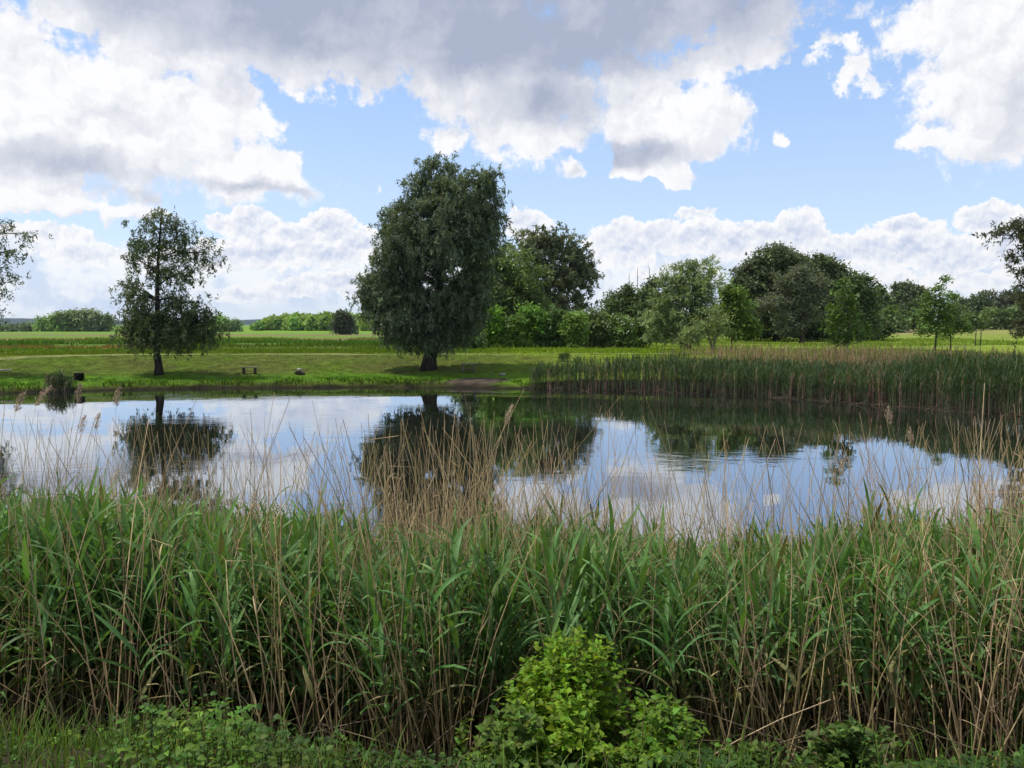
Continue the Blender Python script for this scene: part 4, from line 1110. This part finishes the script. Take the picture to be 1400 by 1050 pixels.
class S:
    def __init__(s, sock): s.s = sock
    @staticmethod
    def op(o, *a):
        k = N.new('ShaderNodeMath'); k.operation = o
        for i, v in enumerate(a):
            if isinstance(v, S): L.new(v.s, k.inputs[i])
            else: k.inputs[i].default_value = v
        return S(k.outputs[0])
    def __add__(s, o): return S.op('ADD', s, o)
    __radd__ = __add__
    def __sub__(s, o): return S.op('SUBTRACT', s, o)
    def __rsub__(s, o): return S.op('SUBTRACT', o, s)
    def __mul__(s, o): return S.op('MULTIPLY', s, o)
    __rmul__ = __mul__
    def __truediv__(s, o): return S.op('DIVIDE', s, o)
    def max(s, o): return S.op('MAXIMUM', s, o)
    def min(s, o): return S.op('MINIMUM', s, o)


def smooth(x, a, b, lo=0., hi=1.):
    k = N.new('ShaderNodeMapRange'); k.interpolation_type = 'SMOOTHSTEP'
    for i, v in enumerate((x, a, b, lo, hi)):
        if isinstance(v, S): L.new(v.s, k.inputs[i])
        else: k.inputs[i].default_value = v
    return S(k.outputs[0])


tc = N.new('ShaderNodeTexCoord'); sx = N.new('ShaderNodeSeparateXYZ'); L.new(tc.outputs['Generated'], sx.inputs[0])
dx, dy, dz = (S(sx.outputs[i]) for i in range(3))
AZ = S.op('ARCTAN2', dx, dy); EL = S.op('ARCTAN2', dz, S.op('SQRT', dx * dx + dy * dy))
KU = F / 100.
cx = N.new('ShaderNodeCombineXYZ'); L.new((AZ * KU).s, cx.inputs[0]); L.new((EL * KU).s, cx.inputs[1])
Praw = cx.outputs[0]


def vadd(a, b, scale=None):
    k = N.new('ShaderNodeVectorMath')
    if scale is not None:
        k.operation = 'MULTIPLY_ADD'; L.new(b, k.inputs[0]); k.inputs[1].default_value = (scale, scale, 0); L.new(a, k.inputs[2])
    else:
        k.operation = 'ADD'; L.new(a, k.inputs[0]); k.inputs[1].default_value = b
    return k.outputs[0]


def noise(vec, scale, detail=6., rough=.55, lac=2., out='Fac', dist=0.):
    k = N.new('ShaderNodeTexNoise'); k.noise_dimensions = '2D'; L.new(vec, k.inputs['Vector'])
    k.inputs['Scale'].default_value = scale; k.inputs['Detail'].default_value = detail; k.inputs['Roughness'].default_value = rough; k.inputs['Lacunarity'].default_value = lac; k.inputs['Distortion'].default_value = dist
    return S(k.outputs['Fac']) if out == 'Fac' else k.outputs['Color']


def voro(vec, scale, detail=3., rough=.5):
    k = N.new('ShaderNodeTexVoronoi'); k.voronoi_dimensions = '2D'; k.feature = 'SMOOTH_F1'; L.new(vec, k.inputs['Vector'])
    k.inputs['Scale'].default_value = scale; k.inputs['Detail'].default_value = detail; k.inputs['Roughness'].default_value = rough; k.inputs['Lacunarity'].default_value = 2.3
    if 'Smoothness' in k.inputs: k.inputs['Smoothness'].default_value = .35
    k.normalize = True
    return S(k.outputs['Distance'])


wn = N.new('ShaderNodeVectorMath'); wn.operation = 'SUBTRACT'; L.new(noise(Praw, 1.6, 5, .6, 2.1, 'Color'), wn.inputs[0]); wn.inputs[1].default_value = (.5, .5, .5)
Pw = vadd(Praw, wn.outputs[0], .55)


def blobs(vec, lst):
    tot = None
    for b_ in lst:
        a_, e_ = azel(b_[0], b_[1])
        mp = N.new('ShaderNodeMapping'); mp.vector_type = 'TEXTURE'; mp.inputs['Location'].default_value = (a_ * KU, e_ * KU, 0); mp.inputs['Scale'].default_value = (b_[2] / 100, b_[3] / 100, 1)
        L.new(vec, mp.inputs[0])
        g = N.new('ShaderNodeTexGradient'); g.gradient_type = 'SPHERICAL'; L.new(mp.outputs[0], g.inputs[0])
        v = S(g.outputs['Fac'])
        if len(b_) > 4: v = v * b_[4]
        tot = v if tot is None else tot.max(v)
    return tot


CUM = [  # left bank of cumulus
    (40, 165, 230, 130), (-40, 100, 150, 130), (190, 175, 210, 110), (335, 238, 125, 56), (270, 150, 130, 70), (0, 245, 190, 52), (120, 283, 190, 24, .6), (150, 120, 110, 60),
    # top left scrap and the great grey one overhead
    (110, 4, 95, 40), (190, 45, 85, 70), (600, -90, 640, 230), (560, 10, 420, 120), (640, 45, 520, 100, .9), (800, 48, 170, 66), (470, 70, 170, 50), (350, 30, 280, 110), (880, 0, 270, 95), (1030, 32, 95, 72), (960, 85, 95, 32, .8), (600, -420, 1500, 420),
    # middle group
    (720, 135, 190, 105), (612, 185, 52, 38), (765, 190, 46, 34, .6), (780, 228, 40, 30, .5), (650, 115, 130, 70), (905, 160, 140, 70), (965, 172, 84, 66), (890, 222, 70, 34), (925, 243, 42, 24, .8), (850, 95, 60, 50), (870, 110, 60, 40),
    (1060, 196, 20, 24, .40), (455, 253, 14, 10, .36), (523, 255, 12, 10, .36),
    # upper right
    (1150, 8, 60, 30, .46), (1174, 102, 44, 32, .56), (1118, 66, 36, 18, .42), (1195, 30, 50, 30, .42), (1205, 120, 40, 22, .42), (1250, 105, 70, 32, .42), (1140, 57, 36, 28, .44), (1108, 84, 40, 18, .42), (1222, 62, 90, 60, .44), (1280, 25, 75, 48, .6), (1380, 90, 140, 160), (1345, 20, 140, 75, .9), (1372, 190, 95, 44), (1274, 190, 50, 24, .8), (1325, 150, 60, 40, .6), (1330, 170, 70, 36, .7)]
LOWA = [  # hazy ranks behind, along the horizon
    (880, 365, 130, 44), (1000, 360, 150, 50), (1150, 370, 150, 46), (1300, 372, 150, 50), (1100, 400, 560, 46), (410, 360, 170, 44), (360, 385, 200, 50), (70, 385, 220, 64), (200, 380, 190, 60), (-150, 370, 220, 90), (1550, 360, 220, 90), (60, 335, 110, 26, .8), (560, 385, 160, 50)]
LOWB = [  # crisp heaped heads
    (720, 309, 46, 30), (855, 335, 70, 44), (900, 325, 62, 32), (960, 322, 80, 32), (1010, 330, 60, 34), (1050, 330, 50, 34), (1092, 322, 52, 44), (1140, 345, 60, 34), (1190, 340, 56, 36), (1245, 340, 70, 36), (1238, 309, 52, 16), (1300, 350, 64, 36), (1352, 298, 46, 28), (1390, 335, 60, 44), (952, 292, 42, 13, .8),
    (346, 308, 50, 32), (302, 306, 30, 17, .8), (400, 318, 50, 22), (450, 312, 56, 34), (490, 332, 50, 28), (360, 345, 90, 30), (450, 345, 90, 26), (300, 350, 60, 26), (240, 360, 80, 26, .8), (470, 384, 74, 18), (400, 395, 70, 18, .8), (340, 405, 60, 15, .8), (500, 400, 50, 15), (120, 348, 90, 20, .7), (60, 318, 80, 20, .7), (1180, 385, 120, 20, .7), (930, 375, 90, 20, .7), (1350, 385, 90, 20, .7)]


def crease(vec, sc, det):
    """billow field: 1 on the crown of each puff, towards 0 in the creases between"""
    return 1. - smooth(voro(vec, sc, det, .55), .0, .62)


wn3 = N.new('ShaderNodeVectorMath'); wn3.operation = 'SUBTRACT'; L.new(noise(vadd(Praw, (3.7, 9.1, 0)), 4.5, 5, .6, 2.1, 'Color'), wn3.inputs[0]); wn3.inputs[1].default_value = (.5, .5, .5)
Pw2 = vadd(Praw, wn3.outputs[0], .22)
fine = noise(Praw, 2.4, 9, .62, 2.1)
fine2 = noise(vadd(Praw, (3.7, 9.1, 0)), 5.5, 9, .62, 2.1)
soft = noise(vadd(Praw, (7., 1., 0)), .6, 4, .5)
bil = crease(Pw, 1.7, 4.)
bil2 = crease(Pw2, 3.4, 4.)
# --- the large clouds
B1 = blobs(Pw, CUM)
D1 = B1 * 1.25 + ((bil - .5) * .34 + (fine - .5) * .95) * smooth(B1, .02, .22) - .27
wid = smooth(EL, R(12), R(24), .24, .50) * smooth(soft, .3, .7, .6, 1.5)
A1 = smooth(D1, 0., wid)
SH = [(600, -70, 760, 200, 2.2), (380, 30, 280, 80, 1.3), (520, 55, 360, 62, 1.5), (900, 12, 260, 60, 1.5), (600, -420, 1500, 430, 1.1), (50, 222, 240, 40, .7), (170, 165, 110, 30, .32), (340, 254, 150, 18, .7), (170, 262, 220, 20, .5), (735, 135, 190, 85, .8), (690, 170, 120, 34, .5), (870, 212, 95, 32, 1.1), (940, 212, 90, 22, .35), (785, 236, 40, 20, .5), (320, 105, 110, 50, .5), (1410, 130, 110, 180, .42), (270, 25, 150, 60, .55), (90, 302, 190, 26, .5), (1180, 110, 40, 18, .25)]
shade = blobs(vadd(Praw, wn.outputs[0], .45), SH)
shade = smooth(shade + (noise(vadd(Praw, (2, 5, 0)), .9, 6, .55) - .5) * .45, .03, .95)
grain = (bil - crease(vadd(Pw, (-.07, .12, 0)), 1.7, 4.)) * .46 + (fine - noise(vadd(Praw, (-.05, .09, 0)), 2.4, 9, .62, 2.1)) * .38
lit1 = 1.03 - shade * smooth(soft, .3, .7, .72, 1.08) + grain * smooth(shade, .75, .15, .25, .85) - (1. - bil) * .17
# --- hazy ranks
BA = blobs(vadd(Praw, wn.outputs[0], .35), LOWA)
AA = smooth(BA * 1.2 + (fine2 - .5) * .7 * smooth(BA, .02, .2) - .18, 0., .45)
litA = 1. - smooth(noise(vadd(Praw, (1.3, 4.4, 0)), 1.7, 7, .6) + (fine2 - .5) * .3, .38, .62) * .95
# --- crisp heads
B2 = blobs(Pw2, LOWB)
D2 = B2 * 1.2 + ((bil2 - .5) * .34 + (fine2 - .5) * .55) * smooth(B2, .02, .2) - .24
A2 = smooth(D2, 0., .13)
grain2 = (bil2 - crease(vadd(Pw2, (-.03, .06, 0)), 3.4, 4.)) * .36 + (fine2 - noise(vadd(Praw, (3.7 - .02, 9.1 + .05, 0)), 5.5, 9, .62, 2.1)) * .6
lit2 = 1.04 - smooth(D2, .14, .8) * .5 + grain2 * 2.1 - (1. - bil2) * .2


def rgbmix(fac, a, b):
    k = N.new('ShaderNodeMix'); k.data_type = 'RGBA'; k.clamp_factor = True
    if isinstance(fac, S): L.new(fac.s, k.inputs[0])
    else: k.inputs[0].default_value = fac
    for i, v in ((6, a), (7, b)):
        if isinstance(v, tuple): k.inputs[i].default_value = v + (1,)
        else: L.new(v, k.inputs[i])
    return k.outputs[2]


STR = .15
EXPO = .55
def cl(r, g, b): return tuple(v / STR / 2 ** EXPO for v in (r, g, b))


sky = N.new('ShaderNodeTexSky'); sky.sky_type = 'NISHITA'; sky.sun_disc = False; sky.sun_elevation = SUN_EL; sky.sun_rotation = SUN_AZ
sky.altitude = 200; sky.air_density = 1.; sky.dust_density = .6; sky.ozone_density = 1.5
hs = N.new('ShaderNodeHueSaturation'); hs.inputs['Saturation'].default_value = 1.0; hs.inputs['Value'].default_value = 1.0; L.new(sky.outputs[0], hs.inputs['Color'])
c1 = rgbmix(lit1, cl(.41, .46, .60), cl(1.0, 1.0, 1.02))
cA = rgbmix(litA, cl(.64, .74, .93), cl(.98, .99, 1.01))
c2 = rgbmix(lit2, cl(.55, .63, .83), cl(1.0, 1.0, 1.01))
tn = N.new('ShaderNodeMix'); tn.data_type = 'RGBA'; tn.blend_type = 'MULTIPLY'; tn.inputs[0].default_value = 1; L.new(hs.outputs[0], tn.inputs[6]); tn.inputs[7].default_value = (1., .95, 1., 1)
blue = rgbmix(smooth(EL, R(1), R(26)), cl(.60, .755, .965), cl(.30, .53, .95))
blue = rgbmix(.7, tn.outputs[2], blue)
base = rgbmix(AA * .85, blue, cA)
base = rgbmix(A2, base, c2)
final = rgbmix(A1, base, c1)
# unseen broken cloud added behind and above the viewer, brightening the tree fronts
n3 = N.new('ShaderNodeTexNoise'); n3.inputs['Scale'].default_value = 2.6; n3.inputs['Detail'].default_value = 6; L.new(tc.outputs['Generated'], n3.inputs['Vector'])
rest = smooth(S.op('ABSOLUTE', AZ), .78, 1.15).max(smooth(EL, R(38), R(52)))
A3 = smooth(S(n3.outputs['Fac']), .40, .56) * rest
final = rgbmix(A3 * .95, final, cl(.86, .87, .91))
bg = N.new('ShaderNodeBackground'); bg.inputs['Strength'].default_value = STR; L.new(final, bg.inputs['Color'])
wo = N.new('ShaderNodeOutputWorld'); L.new(bg.outputs[0], wo.inputs['Surface'])
world.cycles.sampling_method = 'MANUAL'; world.cycles.sample_map_resolution = 512

sl = bpy.data.lights.new('sun', 'SUN'); sl.energy = 3.0; sl.angle = R(.5); sl.color = (1, .955, .88)
so = bpy.data.objects.new('sun', sl); C.objects.link(so)
from mathutils import Vector
sdv = Vector((math.sin(SUN_AZ) * math.cos(SUN_EL), math.cos(SUN_AZ) * math.cos(SUN_EL), math.sin(SUN_EL)))
so.rotation_euler = (-sdv).to_track_quat('-Z', 'Y').to_euler(); so.location = (0, 0, 60)

# ------------------------------------------------------------------ camera and render
cd = bpy.data.cameras.new('camera'); cd.sensor_width = 36; cd.lens = F / 1400 * 36; cd.clip_end = 12000; cd.clip_start = .05
co = bpy.data.objects.new('camera', cd); C.objects.link(co); co.location = (0, 0, CAM_Z); co.rotation_euler = (PI / 2 - PITCH, 0, 0)
sc_ = bpy.context.scene; sc_.camera = co
sc_.view_settings.view_transform = 'Standard'; sc_.view_settings.look = 'None'; sc_.view_settings.exposure = EXPO; sc_.view_settings.gamma = 1
cy = sc_.cycles
cy.use_denoising = True; cy.max_bounces = 7; cy.diffuse_bounces = 3; cy.glossy_bounces = 3; cy.transmission_bounces = 4; cy.transparent_max_bounces = 4; cy.volume_bounces = 0
cy.sample_clamp_indirect = 6; cy.caustics_reflective = False; cy.caustics_refractive = False
